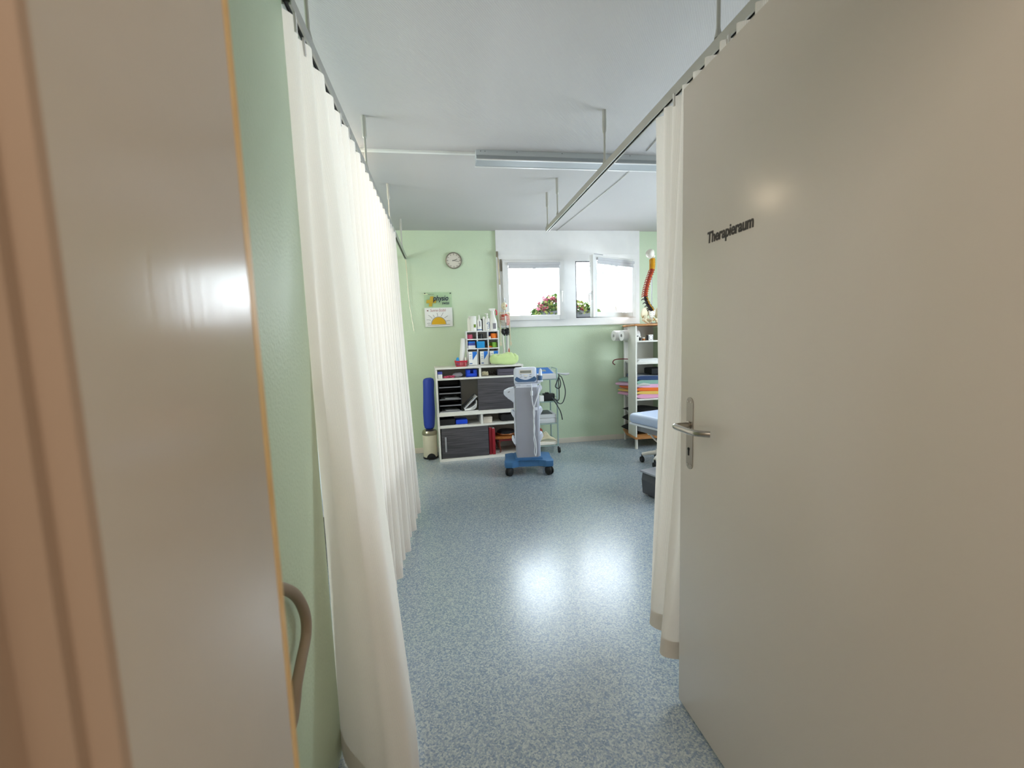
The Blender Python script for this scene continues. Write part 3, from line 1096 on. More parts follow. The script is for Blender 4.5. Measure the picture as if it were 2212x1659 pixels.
# clipboard leaning over magazines
g = G()
for k in range(3):
    dz = k * .016
    g.tube([(.0, 0, .004 + dz * .2), (.06, 0, .006 + dz * .5), (.11, 0, .014 + dz), (.135, 0, .04 + dz), (.14, 0, .08 + dz)], .0045, 6)
    g.grid(lambda u, v, dz=dz: Vector((*[(.0, .06, .11, .135, .14)[min(int(u * 4), 4)]], .002 + v * .2, (.004 + dz * .2, .006 + dz * .5, .014 + dz, .04 + dz, .08 + dz)[min(int(u * 4), 4)])), 4, 1)
put('magazines', 'curled white magazines slumped under the leaning ring binder', 'magazines', g, 'paper', .303, .03, .561)
rb = thing('ring_binder', 'grey ring binder leaning diagonally in the cabinet beside the trays', 'binder', cw(.292, .03, .562), CRZ)
ob('cover', G().box((.082, .12, .085), (.205, .24, .014), .002, (0, R(-43), 0)), 'paper_grey', rb)
ob('spine', G().box((.066, -.0025, .102), (.13, .008, .008), .002, (0, R(-43), 0)), 'black', rb)
# lower compartment (z .398)
put('black_box', 'flat black box at the left of the lower open bay', 'box', G().bb((0, 0, 0), (.17, .2, .066), .006), 'black', .022, .04, .405)
put('blue_case', 'flat blue case right of the black box in the lower open bay', 'case', G().bb((0, 0, 0), (.135, .15, .05), .012), 'blue_plastic', .198, .05, .405)
put('paper_stack', 'white papers under the black box and blue case', 'papers', G().bb((0, 0, 0), (.31, .28, .0035)).bb((0.0, 0, .0035), (.19, .26, .006)), 'paper', .02, .006, .3985)
for k in range(3):
    put('card_box', ['lowest beige card box of the three in the lower open bay', 'middle beige card box of the three in the lower open bay', 'topmost beige card box of the three in the lower open bay'][k], 'box', G().bb((0, 0, 0), (.10, .09, .0215), .002), 'base_cream', .515 + .002 * k, .06, .3985 + k * .022, 0, 'beige card boxes')
put('black_tub', 'black rounded tub at the right of the lower open bay', 'tub', G().bb((0, 0, 0), (.2, .18, .085), .02), 'black', .72, .06, .3985)
# bottom compartment (z .03)
for k in range(2):
    t = thing('binder', ['red binder next to the lower sliding door', 'red binder on the footstool side of the pair'][k], 'binder', cw(.568 + .036 * k, .03 - .012 * k, .031), CRZ, 'red binders')
    ob('cover', G().bb((0, 0, 0), (.034, .28, .315 - .012 * k), .003), 'binder_red', t)
    ob('page_block', G().bb((.005, .01, .312 - .012 * k), (.029, .27, .3165 - .012 * k)), 'paper', t)
fs = thing('footstool', 'low wooden footstool with carved curved legs in the bottom bay', 'footstool', cw(.66, .05, .031), CRZ)
ob('seat', G().bb((.02, .0, .135), (.28, .22, .165), .012), 'dark_red', fs)
for (x, y) in ((.045, .02), (.255, .02), (.045, .2), (.255, .2)):
    sx = -1 if x < .15 else 1
    g = G().tube([(x, y, .15), (x + sx * .016, y - .004, .11), (x + sx * .006, y, .06), (x - sx * .002, y, .025), (x + sx * .01, y - .006, .0075)], .012, 10, radii=[.018, .016, .011, .009, .012])
    ob('leg', g, 'wood_dark', fs)
g = G().prism([(.0, .0), (.10, -.02), (.2, -.005), (.31, -.02), (.31, .24), (.0, .24)], .028, Matrix.Translation((0, 0, 0)), bev=.006)
bd = put('balance_board', 'honey brown wooden board lying on the footstool', 'board', g, 'wood_mid', .625, .05, .1965)
cs = thing('round_pad', 'round black padded disc on the wooden board in the bottom bay', 'cushion', cw(.79, .15, .225), CRZ)
ob('wood_rim', G().lathe([(.07, 0), (.095, .006), (.108, .018), (.105, .026)], n=30), 'wood_mid', cs)
ob('pad', G().lathe([(.106, .0262), (.108, .04), (.09, .056), (.002, .062)], n=30), 'black', cs)

# ---- on top of the cabinet
ZT = 1.0555
TZ = R(2.0)
org = thing('desk_organiser', 'white nine compartment organiser standing on the cabinet', 'organiser', (.252, 4.93, ZT), TZ)
OW, OD, OH = .372, .17, .392
g = G()
p = .010
g.bb((0, 0, 0), (p, OD, OH - .003), .001).bb((OW - p, 0, 0), (OW, OD, OH - .003), .001).bb((-.004, -.004, OH - .012), (OW + .004, OD, OH), .001)
g.bb((p, 0, 0), (OW - p, OD, .010)).bb((p, OD - .005, 0), (OW - p, OD, OH - .012))
for z in (.186, .292):
    g.bb((-.002 if z < .2 else p, -.002, z), (OW + (.002 if z < .2 else -p), OD - .005, z + .012))
for (z0, z1) in ((.010, .186), (.198, .292), (.304, OH - .012)):
    for k in (1, 2):
        x = OW * k / 3
        g.bb((x - .0055, 0, z0), (x + .0055, OD - .005, z1))
ob('rack', g, 'window_white', org)
OM = Matrix.Translation((.252, 4.93, ZT)) @ Matrix.Rotation(TZ, 4, 'Z')


def og(name, label, cat, g, m, x, y, z, group=None, rot=(0, 0, 0)):
    o = ob(name, g, m, None, OM @ Vector((x, y, z)), (rot[0], rot[1], TZ + rot[2]))
    return tag(o, label, cat, group)


def roll(r, h, hole):
    return G().lathe([(hole, 0), (r - .002, 0), (r, .002), (r, h - .002), (r - .002, h), (hole, h), (hole, 0.0005)], n=26, close=False)


og('tape_roll', 'pink tape roll in the top left compartment', 'tape roll', roll(.034, .05, .014), 'pink', .045, .06, .3045, 'tape rolls')
og('tape_roll', 'black tape roll in the top middle compartment', 'tape roll', roll(.032, .05, .013), 'black', .163, .06, .3045, 'tape rolls')
og('tape_roll', 'orange tape roll in the top right compartment', 'tape roll', roll(.038, .055, .015), 'orange', .322, .055, .3045, 'tape rolls')
og('card_box', 'dark navy box behind the orange tape roll', 'box', G().bb((0, 0, 0), (.028, .05, .065)), 'navy', .256, .06, .3045)
og('pill_box', 'tiny white and orange box left of the orange tape roll', 'box', G().bb((0, 0, 0), (.022, .03, .02)).bb((0, 0, .0205), (.022, .03, .026), 0, 1), ['paper', 'orange'], .258, .015, .3045)
og('carton', 'blue, violet and white carton in the middle left compartment', 'box', G().bb((0, 0, 0), (.085, .08, .032)).bb((0.003, .002, .0325), (.082, .08, .056), 0, 1).bb((.006, .004, .0565), (.08, .08, .078), 0, 2), ['paper', 'violet', 'box_blue'], .016, .015, .1985)
og('foil_pack', 'cyan blue pack in the middle compartment', 'pack', G().bb((0, 0, 0), (.088, .06, .076), .004), 'cyan', .116, -.012, .1985)
og('marker_pen', 'black pen lying slanted right of the cyan pack', 'pen', G().tube([(0, 0, .006), (.08, .01, .034)], .005, 8, smooth=False), 'black', .188, .004, .1985)
og('tape_roll', 'dark green tape roll at the back of the middle right compartment', 'tape roll', roll(.027, .06, .011), 'label_green', .278, .10, .1985, 'tape rolls')
og('tape_roll', 'lime green tape roll in the middle right compartment', 'tape roll', roll(.030, .06, .012), 'lime', .325, .055, .1985, 'tape rolls')
og('orange_bands', 'small orange bands lying before the green tape rolls', 'bands', G().tube([(.02 + .016 * math.cos(k * PI / 6), .016 * math.sin(k * PI / 6), .008) for k in range(13)], .006, 6).tube([(.0, 0, .006), (.03, .01, .014), (.06, .0, .008)], .006, 6), 'orange', .235, .03, .1985)
for k, (x, lab) in enumerate(((.014, 'white and blue carton in the lower left compartment'), (.148, 'white and blue carton in the lower middle compartment'), (.262, 'white and blue carton in the lower right compartment, half behind the green pillow'))):
    wv = .098 if k != 1 else .088
    t = thing('carton', lab, 'box', OM @ Vector((x, -.03 if k < 2 else -.002, .0105)), TZ, 'white and blue cartons')
    ob('card', G().bb((0, 0, 0), (wv, .13, .150)), 'paper', t)
    s = wv
    a0 = .45 * s
    ob('blue_panel', G().prism([(a0, .055), (s - .004, .125), (s - .004, .149), (a0, .149)], .0012, Matrix.Translation((0, -.0013, 0)) @ XZ), 'box_blue', t)
    for (q0, q1, q2) in ((.120, .034, .124), (.09, .03, .093), (.07, .028, .073), (.012, a0 - .004, .022)):
        ob('print_line', G().bb((.008, -.001, q0), (q1, .0, q2)), 'label_blue', t)
put('leaflets', 'white leaflets lying before the organiser on the cabinet', 'papers', G().bb((0, 0, 0), (.26, .08, .003)).box((.1, .03, .005), (.08, .06, .002), 0, (0, 0, R(12))), 'paper', .37, .085, ZT)
# bottles on the organiser
ZB = OH + .0005


def bottle(label, x, y, prof, extra=(), sc=1.0, mname='bottle'):
    t = thing('bottle', label, 'bottle', OM @ Vector((x, y, ZB)), TZ, 'bottles on the organiser')
    ob('body', G().lathe(prof, n=24), mname, t)
    for nm, g, m in extra:
        ob(nm, g, m, t)
    return t


bottle('plain white bottle at the far left of the row on the organiser', .058, .10, [(.030, 0), (.033, .004), (.033, .13), (.026, .148), (.016, .156), (.014, .172), (.002, .174)])
bottle('white bottle with a square green label on the organiser', .090, .045, [(.034, 0), (.038, .004), (.038, .138), (.035, .15), (.036, .152), (.036, .168), (.002, .17)], [('label_patch', G().bb((.0, -.0392, .04), (.024, -.028, .075)), 'label_green')])
bottle('white bottle with pointed nozzle and blue foot stripe', .158, .05, [(.026, 0), (.029, .004), (.029, .115), (.018, .130), (.012, .135), (.009, .165), (.004, .182), (.001, .183)], [('label_patch', G().lathe([(.0292, .008), (.0294, .008), (.0294, .018), (.0292, .018)], n=24, close=False), 'label_blue'), ('print', G().bb((-.004, -.0296, .05), (.010, -.026, .11)), 'label_grey')])
bottle('slim black tube standing between nozzle bottle and white tube', .193, .07, [(.014, 0), (.015, .003), (.015, .12), (.012, .135), (.002, .136)], mname='black')
bottle('slim white tube left of the pump bottle', .212, .05, [(.013, 0), (.014, .003), (.014, .15), (.012, .158), (.002, .16)])
bottle('white pump bottle with a blue swirl', .252, .05, [(.026, 0), (.030, .004), (.030, .12), (.024, .138), (.012, .146), (.012, .165), (.007, .166), (.007, .185), (.002, .187)], [
    ('pump_head', G().cyl((0, 0, .180), (0, 0, .196), .011, n=14).bb((-.030, -.005, .188), (0, .005, .197), .003), 'bottle'),
    ('swirl', G().tube([(.0305 * math.sin(a) * 1.0, -.0305 * math.cos(a), .06 + .036 * math.sin(b)) for a, b in ((-.35, 2.7), (.1, 2.0), (.55, 1.2), (.75, .2), (.6, -.8), (.2, -1.5), (-.2, -1.9))], .0025, 6).tube([(.0305 * math.sin(a), -.0305 * math.cos(a), .06 + .02 * math.sin(b)) for a, b in ((-.25, 2.3), (.15, 1.5), (.35, .4), (.25, -.7), (-.05, -1.5))], .002, 6), 'label_blue')])
bottle('large white spray bottle with red trigger at the right end', .318, .055, [(.046, 0), (.049, .004), (.049, .085), (.044, .11), (.030, .15), (.022, .19), (.019, .225), (.002, .226)], [
    ('spray_head', G().bb((-.034, -.012, .222), (.030, .012, .252), .006).bb((-.044, -.008, .236), (-.030, .008, .250), .002), 'bottle'),
    ('trigger', G().tube([(.030, 0, .235), (.044, -.003, .22), (.046, -.004, .19), (.040, -.004, .175)], .008, 8), 'red'),
    ('label_patch', G().bb((-.01, -.0496, .018), (.026, -.038, .082)), 'label_grey')])
# red basket with paper roll
bk = thing('basket', 'small red lattice basket on the left of the cabinet top', 'basket', (.118, 4.885, ZT), TZ)
g = G()
bw, bd_, bh = .125, .10, .062
ring = lambda z, e: [(-e, -e, z), (bw + e, -e, z), (bw + e, bd_ + e, z), (-e, bd_ + e, z), (-e, -e, z)]
for z, e in ((.004, -.008), (.018, -.005), (.032, -.002), (.046, .001)):
    g.tube(ring(z, e), .0022, 6, smooth=False)
g.tube(ring(.06, .005), .0045, 8, smooth=False)
for side in range(4):
    for k in range(9):
        t = k / 8
        a = [(t * bw, 0), (bw, t * bd_), ((1 - t) * bw, bd_), (0, (1 - t) * bd_)][side]
        cxx, cyy = bw / 2, bd_ / 2
        s0, s1 = .88, 1.07
        g.tube([(cxx + (a[0] - cxx) * s0, cyy + (a[1] - cyy) * s0, .003), (cxx + (a[0] - cxx) * s1, cyy + (a[1] - cyy) * s1, .06)], .0024, 5, smooth=False)
g.bb((.008, .008, 0), (bw - .008, bd_ - .008, .003))
g.bb((.004, .0, .046), (bw - .004, .003, .058))
ob('lattice', g, 'red', bk)
tag(ob('paper_roll', G().cyl((.182, 4.935, ZT + .006), (.222, 4.975, ZT + .31), .029, .030, n=24), 'paper'), 'tall white paper roll leaning out of the red basket', 'paper roll')
tag(ob('scoop', G().tube([(.148, 4.925, ZT + .01), (.142, 4.93, ZT + .06), (.145, 4.935, ZT + .1)], .016, 10, radii=[.012, .02, .010]), 'cyan'), 'light blue scoop in the red basket left of the paper roll', 'scoop')
tag(ob('small_tube', G().cyl((.228, 4.905, ZT + .006), (.231, 4.91, ZT + .1), .008, n=12), 'bone_white'), 'small pale tube in the red basket right of the paper roll', 'tube')
# lime pillow
g = G()


def pil(u, v):
    a = u * 2 * PI
    b = (v - .5) * PI
    cc, s_ = math.cos(a), math.sin(a)
    e = .55
    px = math.copysign(abs(cc) ** e, cc) * abs(math.cos(b)) ** .45
    py = math.copysign(abs(s_) ** e, s_) * abs(math.cos(b)) ** .45
    pz = math.copysign(abs(math.sin(b)) ** .8, math.sin(b))
    X = px * .165
    tw = 1 + .16 * math.exp(-((X - .05) / .06) ** 2) - .12 * math.exp(-((X + .03) / .03) ** 2)
    cre = .020 * math.exp(-((X + py * .04 - .085) / .010) ** 2) + .006 * math.sin(X * 60 + py * 4 + b * 3) * (X < .08) + .005 * math.sin(X * 95 - py * 5)
    return Vector((X * (1 + .04 * pz), py * .050, (pz * .060) * tw + .066 - cre * (pz > 0)))


g.grid(pil, 56, 28)
bmesh.ops.remove_doubles(g.bm, verts=g.bm.verts[:], dist=.0004)
g.noise(.009, 16, 4)
for v in g.bm.verts:
    v.co.z = max(v.co.z, .001)
tag(ob('pillow', g, 'towel_lime', None, (.665, 4.862, ZT), (0, 0, R(3)), sharp=80), 'lime green towelling pillow on the cabinet before the organiser', 'pillow')

# ------------------------------------------------------------------ hanging skeleton model
sk = thing('skeleton_model', 'miniature painted skeleton model hanging from a stand left of the window', 'skeleton model', (.720, 5.10, ZT), R(8))
SK = -ZT
S = lambda x, y, z: (x - .745, y, z + SK)
g = G().cyl(S(.775, .05, ZT + .002), S(.775, .05, 1.80), .006, n=12).cyl(S(.775, .03, ZT), S(.775, .03, ZT + .015), .06, n=24).tube([S(.775, .05, 1.80), S(.765, .04, 1.825), S(.745, 0, 1.80)], .005, 8)
ob('stand', g, 'handle', sk)
g = G().ball(S(.742, 0, 1.735), (.034, .042, .040)).ball(S(.742, -.024, 1.706), (.024, .024, .024)).box(S(.742, -.026, 1.693), (.026, .02, .014), .005)
skull = ob('skull', g, 'bone', sk)
ob('muscle_patch', G().ball(S(.762, -.016, 1.735), (.013, .024, .02), 12, 8), 'muscle', skull)
for sx in (-1, 1):
    ob('eye_socket', G().ball(S(.742 + sx * .010, -.036, 1.717), (.006, .008, .006), 10, 8), 'hole', skull)
g = G()
for k in range(26):
    z = 1.69 - k * .0115
    g.ball(S(.745 + .006 * math.sin(k / 5), .018 + .008 * math.sin(k / 4), z), (.007, .007, .006), 8, 6)
ob('spine', g, 'bone_white', sk)
g = G()
for k in range(9):
    z = 1.638 - k * .0155
    wx = .036 + .016 * math.sin(PI * (k + 1) / 9)
    for sx in (-1, 1):
        g.tube([S(.745, .022, z + .006), S(.745 + sx * wx, .012, z), S(.745 + sx * wx * .9, -.022, z - .008), S(.745 + sx * .010, -.036, z - .010)], .0048, 6, sub=4)
g.box(S(.745, -.037, 1.585), (.014, .006, .09), .002)
ob('rib_cage', g, 'bone_white', sk)
g = G()
for k in range(8):
    z = 1.630 - k * .0155
    wx = .038 + .016 * math.sin(PI * (k + 1) / 9)
    g.tube([S(.745 + wx, .008, z), S(.745 + wx * .93, -.024, z - .008), S(.745 + .012, -.039, z - .010)], .0048, 6, sub=5)
    if k < 4:
        g.tube([S(.745 - wx, .008, z), S(.745 - wx * .93, -.024, z - .008), S(.745 - .012, -.039, z - .010)], .0048, 6, sub=5)
g.ball(S(.724, -.028, 1.618), (.020, .012, .018)).ball(S(.752, -.032, 1.625), (.024, .010, .014))
ob('chest_muscle', g, 'muscle', sk)
g = G()
for sx in (-1, 1):
    g.ball(S(.748 + sx * .024, 0, 1.432), (.026, .020, .040), 14, 10, rot=(0, sx * .3, 0)).ball(S(.748 + sx * .014, -.01, 1.398), (.012, .012, .014), 10, 8)
g.box(S(.748, .012, 1.44), (.03, .012, .05), .004)
for k in range(5):
    g.tube([S(.752, -.02, 1.475 - k * .017), S(.775, -.026, 1.47 - k * .017), S(.79, -.01, 1.462 - k * .017)], .0045, 6)
ob('pelvis', g, 'black', sk)
for sx in (-1, 1):
    g = G().tube([S(.745 + sx * .012, -.02, 1.652), S(.745 + sx * .05, 0, 1.655), S(.745 + sx * .058, 0, 1.64), S(.745 + sx * .058, .0, 1.55), S(.745 + sx * .056, -.006, 1.45)], .008, 8, radii=[.005, .008, .012, .007, .008])
    g.tube([S(.745 + sx * .053, -.006, 1.45), S(.745 + sx * .060, -.010, 1.38), S(.745 + sx * .062, -.012, 1.33)], .005, 6).tube([S(.745 + sx * .060, 0, 1.45), S(.745 + sx * .054, -.006, 1.38), S(.745 + sx * .058, -.012, 1.33)], .0045, 6).ball(S(.745 + sx * .056, -.004, 1.45), .010, 10, 8)
    for f in range(5):
        g.tube([S(.745 + sx * .060, -.012, 1.33), S(.745 + sx * (.049 + f * .006), -.016, 1.295), S(.745 + sx * (.050 + f * .005), -.016, 1.262 + .006 * abs(f - 2))], .0030, 5, sub=3)
    ob('arm', g, 'bone', sk)
    g = G().tube([S(.748 + sx * .034, 0, 1.40), S(.748 + sx * .028, -.004, 1.31), S(.748 + sx * .026, -.006, 1.235)], .0085, 8).ball(S(.748 + sx * .026, -.008, 1.232), .009, 10, 8)
    g.tube([S(.748 + sx * .024, -.006, 1.23), S(.748 + sx * .026, -.002, 1.15), S(.748 + sx * .026, 0, 1.085)], .0075, 8).tube([S(.748 + sx * .033, -.004, 1.225), S(.748 + sx * .034, .0, 1.15), S(.748 + sx * .032, .002, 1.085)], .003, 6)
    g.ball(S(.748 + sx * .028, -.016, 1.076), (.011, .03, .009), 10, 8)
    lg = ob('leg', g, 'bone_white', sk)
    if sx > 0:
        ob('muscle_patch', G().ball(S(.748 + sx * .034, -.006, 1.20), (.010, .011, .045), 12, 10), 'muscle', lg)

# ------------------------------------------------------------------ treatment device on castors
dv = thing('therapy_device', 'white and blue therapy device on grey column with blue castor base', 'medical device', (.790, 4.235, 0), R(-7))
g = G()
base = [(-.245, -.115), (-.235, -.175), (-.165, -.185), (-.10, -.125), (.10, -.125), (.165, -.185), (.235, -.175), (.245, -.115), (.215, .0), (.235, .15), (.16, .19), (.09, .12), (-.09, .12), (-.16, .19), (-.235, .15), (-.215, 0)]
g.prism(base, .062, Matrix.Translation((0, 0, .085)), bev=.012)
g.prism([(-.14, -.115), (.14, -.115), (.14, .11), (-.14, .11)], .035, Matrix.Translation((0, 0, .135)), bev=.012)
ob('castor_base', g, 'med_blue', dv)
for (x, y) in ((-.19, -.14), (.19, -.14), (-.19, .14), (.19, .14)):
    g = G()
    cb = R(38) if x > 0 else R(-35)
    ux, uy = math.cos(cb), math.sin(cb)
    wx_, wy_ = x + uy * .012, y - ux * .012
    for s_ in (-1, 1):
        g.lathe([(.010, -.001), (.038, .0), (.044, .006), (.042, .018), (.030, .026), (.008, .028)], (wx_ + s_ * .004 * ux, wy_ + s_ * .004 * uy, .044), 24, 0, Matrix.Rotation(cb, 4, 'Z') @ Matrix.Rotation(R(90) * s_, 4, 'Y'))
    g.cyl((x, y, .05), (x, y, .095), .013, n=12).ball((wx_, wy_, .055), (.03, .03, .036), 14, 10)
    ob('castor', g, 'rubber', dv)
g = G().prism([(-.118, .09), (-.118, -.085), (-.108, -.105), (.098, -.105), (.108, -.085), (.108, .09)], .70, Matrix.Translation((0, 0, .168)))
ob('column', g, 'med_grey', dv)
ob('column_side', G().bb((.108, -.085, .168), (.122, .085, .87), .004).bb((-.128, -.08, .30), (-.118, .085, .86), .003), 'med_white', dv)
g = G().bb((-.105, -.10, .866), (.105, .09, .885), .004).prism([(-.112, -.06), (.112, -.06), (.112, .09), (-.112, .09)], .018, Matrix.Translation((0, 0, .885)), bev=.005)
g.bb((-.06, -.09, .884), (.0, -.06, .895), .003)
ob('top_bracket', g, 'med_white', dv)
# console, leaning back
cs_ = ob('console', G().box((0, 0, .083), (.226, .13, .162), .030, None, 0, 4), 'med_white', dv, (-.005, -.012, .893), (R(-16), 0, 0))
ob('display', G().bb((-.052, -.0660, .098), (.056, -.062, .124), .002), 'lcd', cs_)
g = G()
for a, b in (((-.062, -.068, .124), (.066, -.062, .130)), ((-.062, -.068, .092), (.066, -.062, .098)), ((-.062, -.068, .092), (-.052, -.062, .130)), ((.056, -.068, .092), (.066, -.062, .130))):
    g.bb(a, b, .001)
ob('display_frame', g, 'bone_white', cs_)
g = G()
pts = [(-.090 + .176 * k / 16, .064 - .034 * math.sin(PI * k / 16) + .0) for k in range(17)]
low = [(.106, .040), (.100, .022), (.08, .010), (-.08, .010), (-.102, .022), (-.110, .040)]
g.prism(pts + low, .006, Matrix.Translation((.002, -.0675, 0)) @ XZ)
ob('blue_front', g, 'med_navy', cs_)
for (x, z, wx, hz, rr) in ((.002, .071, .04, .013, 0), (-.046, .060, .026, .005, -.25), (.048, .060, .026, .005, .25), (.0, .051, .026, .005, 0), (-.046, .082, .02, .004, .3), (.050, .082, .02, .004, -.3)):
    ob('button', G().box((x, -.0665, z), (wx, .005, hz), .002, (0, rr, 0)), 'bone_white' if wx > .03 else 'label_grey', cs_)
pr = ob('probe', G().lathe([(.004, 0), (.016, .012), (.021, .045), (.017, .075), (.014, .105), (.009, .122), (.002, .125)], n=18), 'med_white', dv, (.138, -.05, .92), (R(-6), R(4), 0))
ob('probe_tip', G().lathe([(.004, -.002), (.018, .010), (.0228, .040), (.0222, .052), (.0205, .056)], n=18, close=False), 'med_navy', pr)
ob('probe_holder', G().bb((.11, -.08, .915), (.165, -.02, .93), .005).bb((.112, -.03, .89), (.13, .02, .99), .005), 'med_white', dv)
g = G().prism([(-.118, .70), (-.122, .868), (-.175, .858), (-.222, .836), (-.228, .806), (-.205, .775), (-.18, .765)], .10, Matrix.Translation((0, -.06, 0)) @ XZ, bev=.008)
w_ = ob('side_pocket', g, 'med_white', dv)
ob('slot', G().box((-.175, -.0605, .825), (.022, .003, .007), .001, (0, R(-20), 0)), 'label_grey', w_)
for (sx, z) in ((1, .84), (1, .62), (1, .36), (-1, .60), (-1, .33)):
    x = .120 if sx > 0 else -.126
    g = G().prism([(x, z - .05), (x + sx * .012, z - .02), (x + sx * .034, z + .012), (x + sx * .030, z + .036), (x + sx * .018, z + .046), (x + sx * .010, z + .03), (x, z + .028)][::sx], .11, Matrix.Translation((0, -.085, 0)) @ XZ, bev=.003)
    ob('cable_hook', g, 'med_white', dv)
g = G().tube([(.045, -.09, .905), (.048, -.115, .87), (.047, -.118, .80), (.052, -.118, .72), (.07, -.118, .62), (.058, -.118, .54), (.066, -.118, .46), (.056, -.118, .36), (.064, -.118, .29), (.058, -.118, .22), (.068, -.118, .182)], .005, 8)
g.cyl((.047, -.118, .79), (.047, -.118, .835), .012, n=12)
g.tube([(.138, -.05, .918), (.128, -.07, .87), (.11, -.112, .80), (.072, -.118, .69), (.058, -.118, .63), (.062, -.119, .54), (.058, -.119, .42), (.072, -.119, .34), (.078, -.119, .24), (.070, -.119, .185)], .005, 8)
ob('cable', g, 'cable_white', dv)
ob('cable_clip', G().box((.082, -.113, .655), (.036, .018, .028), .005), 'med_white', dv)

# ------------------------------------------------------------------ glass trolley with its load
TX0, TX1, TY0, TY1 = .935, 1.268, 4.84, 5.17
tr = thing('glass_trolley', 'four tier metal trolley with glass shelves right of the cabinet', 'trolley', (TX0, TY0, 0))
tw, td = TX1 - TX0, TY1 - TY0
for nm, x, y, top in (('post', 0, 0, .99), ('post', tw, 0, .99), ('post', 0, td, .99), ('post', tw, td, .99)):
    ob(nm, G().cyl((x, y, .075), (x, y, top), .009, n=14), 'chrome', tr)
for z in (.085, .345, .605, .865):
    g = G().tube([(0, 0, z), (tw, 0, z), (tw, td, z), (0, td, z), (0, 0, z)], .006, 8, smooth=False)
    ob('shelf_rim', g, 'chrome', tr)
    g = G().tube([(tw, 0, z + .05), (tw, td, z + .05), (0, td, z + .05), (0, 0, z + .05)], .004, 8, smooth=False)
    ob('guard_rail', g, 'chrome', tr)
    ob('glass_shelf', G().bb((.004, .004, z), (tw - .004, td - .004, z + .006)), 'shelf_glass', tr)
ob('push_handle', G().tube([(tw, .05, .95), (tw + .012, .05, .985), (tw + .012, td - .05, .985), (tw, td - .05, .95)], .006, 8, smooth=False), 'chrome', tr)
for x, y in ((0, 0), (tw, 0), (0, td), (tw, td)):
    g = G().cyl((x + .008 - .012, y - .01, .027), (x + .008 + .012, y - .01, .027), .027, n=20).bb((x - .008, y - .012, .045), (x + .024, y + .012, .058), .004).cyl((x, y, .05), (x, y, .085), .007, n=10)
    ob('castor', g, ['rubber'], tr)
dvb = thing('control_box', 'flat grey control unit with blue sloping top on the trolley', 'device', (.945, 4.83, .872), 0)
g = G().prism([(-.0, 0), (.32, 0), (.32, .062), (.0, .135)][::1], .315, Matrix(((0, 0, 1, 0), (1, 0, 0, 0), (0, 1, 0, 0), (0, 0, 0, 1))), bev=.004)
g = G().prism([(0, 0), (.32, 0), (.32, .115), (0, .055)], .315, YZ, bev=.004)
ob('casing', g, 'paper_grey', dvb)
sl = math.atan2(.06, .32)
ob('blue_panel', G().box((.158, .165, .0885), (.26, .27, .003), .001, (sl, 0, 0)), 'box_blue', dvb)
ob('display', G().box((.20, .15, .0885), (.05, .07, .003), .001, (sl, 0, 0)), 'handle', dvb)
tag(ob('probe_cable', G().tube([(1.262, 4.90, .915), (1.285, 4.86, .93), (1.30, 4.86, .90), (1.262, 4.822, .83), (1.245, 4.822, .78), (1.29, 4.82, .76), (1.31, 4.83, .82), (1.285, 4.825, .88), (1.29, 4.83, .70), (1.275, 4.82, .62), (1.20, 4.822, .655)], .006, 8)
        .tube([(1.29, 4.84, .9), (1.33, 4.85, .88), (1.37, 4.85, .72), (1.34, 4.84, .60), (1.29, 4.83, .58), (1.24, 4.822, .64)], .0055, 8)
        .tube([(1.21, 4.822, .645), (1.26, 4.81, .56), (1.30, 4.815, .48), (1.32, 4.82, .39)], .006, 8), 'cable_black'), 'tangled black cable looped over the right post of the trolley', 'cable')
tag(ob('probe_grip', G().tube([(1.275, 4.86, .935), (1.32, 4.85, .925), (1.375, 4.85, .918), (1.42, 4.85, .922)], .011, 10, radii=[.008, .010, .014, .010]), 'paper_grey'), 'pale grey electrode handle sticking out over the right of the trolley', 'handle piece')
tag(ob('power_box', G().bb((1.118, 4.86, .612), (1.245, 4.96, .695), .006).bb((1.14, 4.88, .6955), (1.18, 4.92, .710), .004), 'black'), 'black power box on the second trolley shelf', 'power box')
tag(ob('carton', G().bb((1.065, 4.85, .612), (1.112, 4.91, .680), .002), 'paper'), 'small white carton beside the black power box', 'box')
tb = thing('tray_box', 'flat two layer grey box on the third trolley shelf', 'box', (.965, 4.85, .352))
ob('lower_tray', G().bb((0, 0, 0), (.292, .29, .058), .004), 'paper_grey', tb)
ob('upper_tray', G().bb((.0, .0, .060), (.290, .29, .105), .004), 'paper_grey', tb)
ob('lid_insert', G().bb((.02, .02, .105), (.25, .27, .113), .003), 'box_grey', tb)
tag(ob('model_board', G().bb((.965, 4.852, .092), (1.252, 5.14, .125), .003), 'bone_white'), 'white board under the bony foot model on the lowest trolley shelf', 'board')
fm = thing('foot_model', 'bone model of a foot on the lowest trolley shelf', 'bone model', (1.165, 4.93, .125))
fm.scale = (1.15, 1.15, 1.35)
g = G()
for k in range(5):
    yy = -.05 + k * .028
    g.tube([(-.07, -.02 + k * .012, .022), (-.01, yy + .006, .034 + .008 * k), (.04, yy, .022), (.08, yy - .004, .010)], .006, 8, radii=[.010, .007, .007, .005])
g.ball((-.09, .0, .03), (.035, .035, .028))
ob('toe_bones', g, 'bone', fm)
ob('heel_muscle', G().ball((-.085, .03, .065), (.035, .02, .04)).ball((-.07, .05, .09), (.03, .012, .02), rot=(0, .5, 0)), 'spine_red', fm)

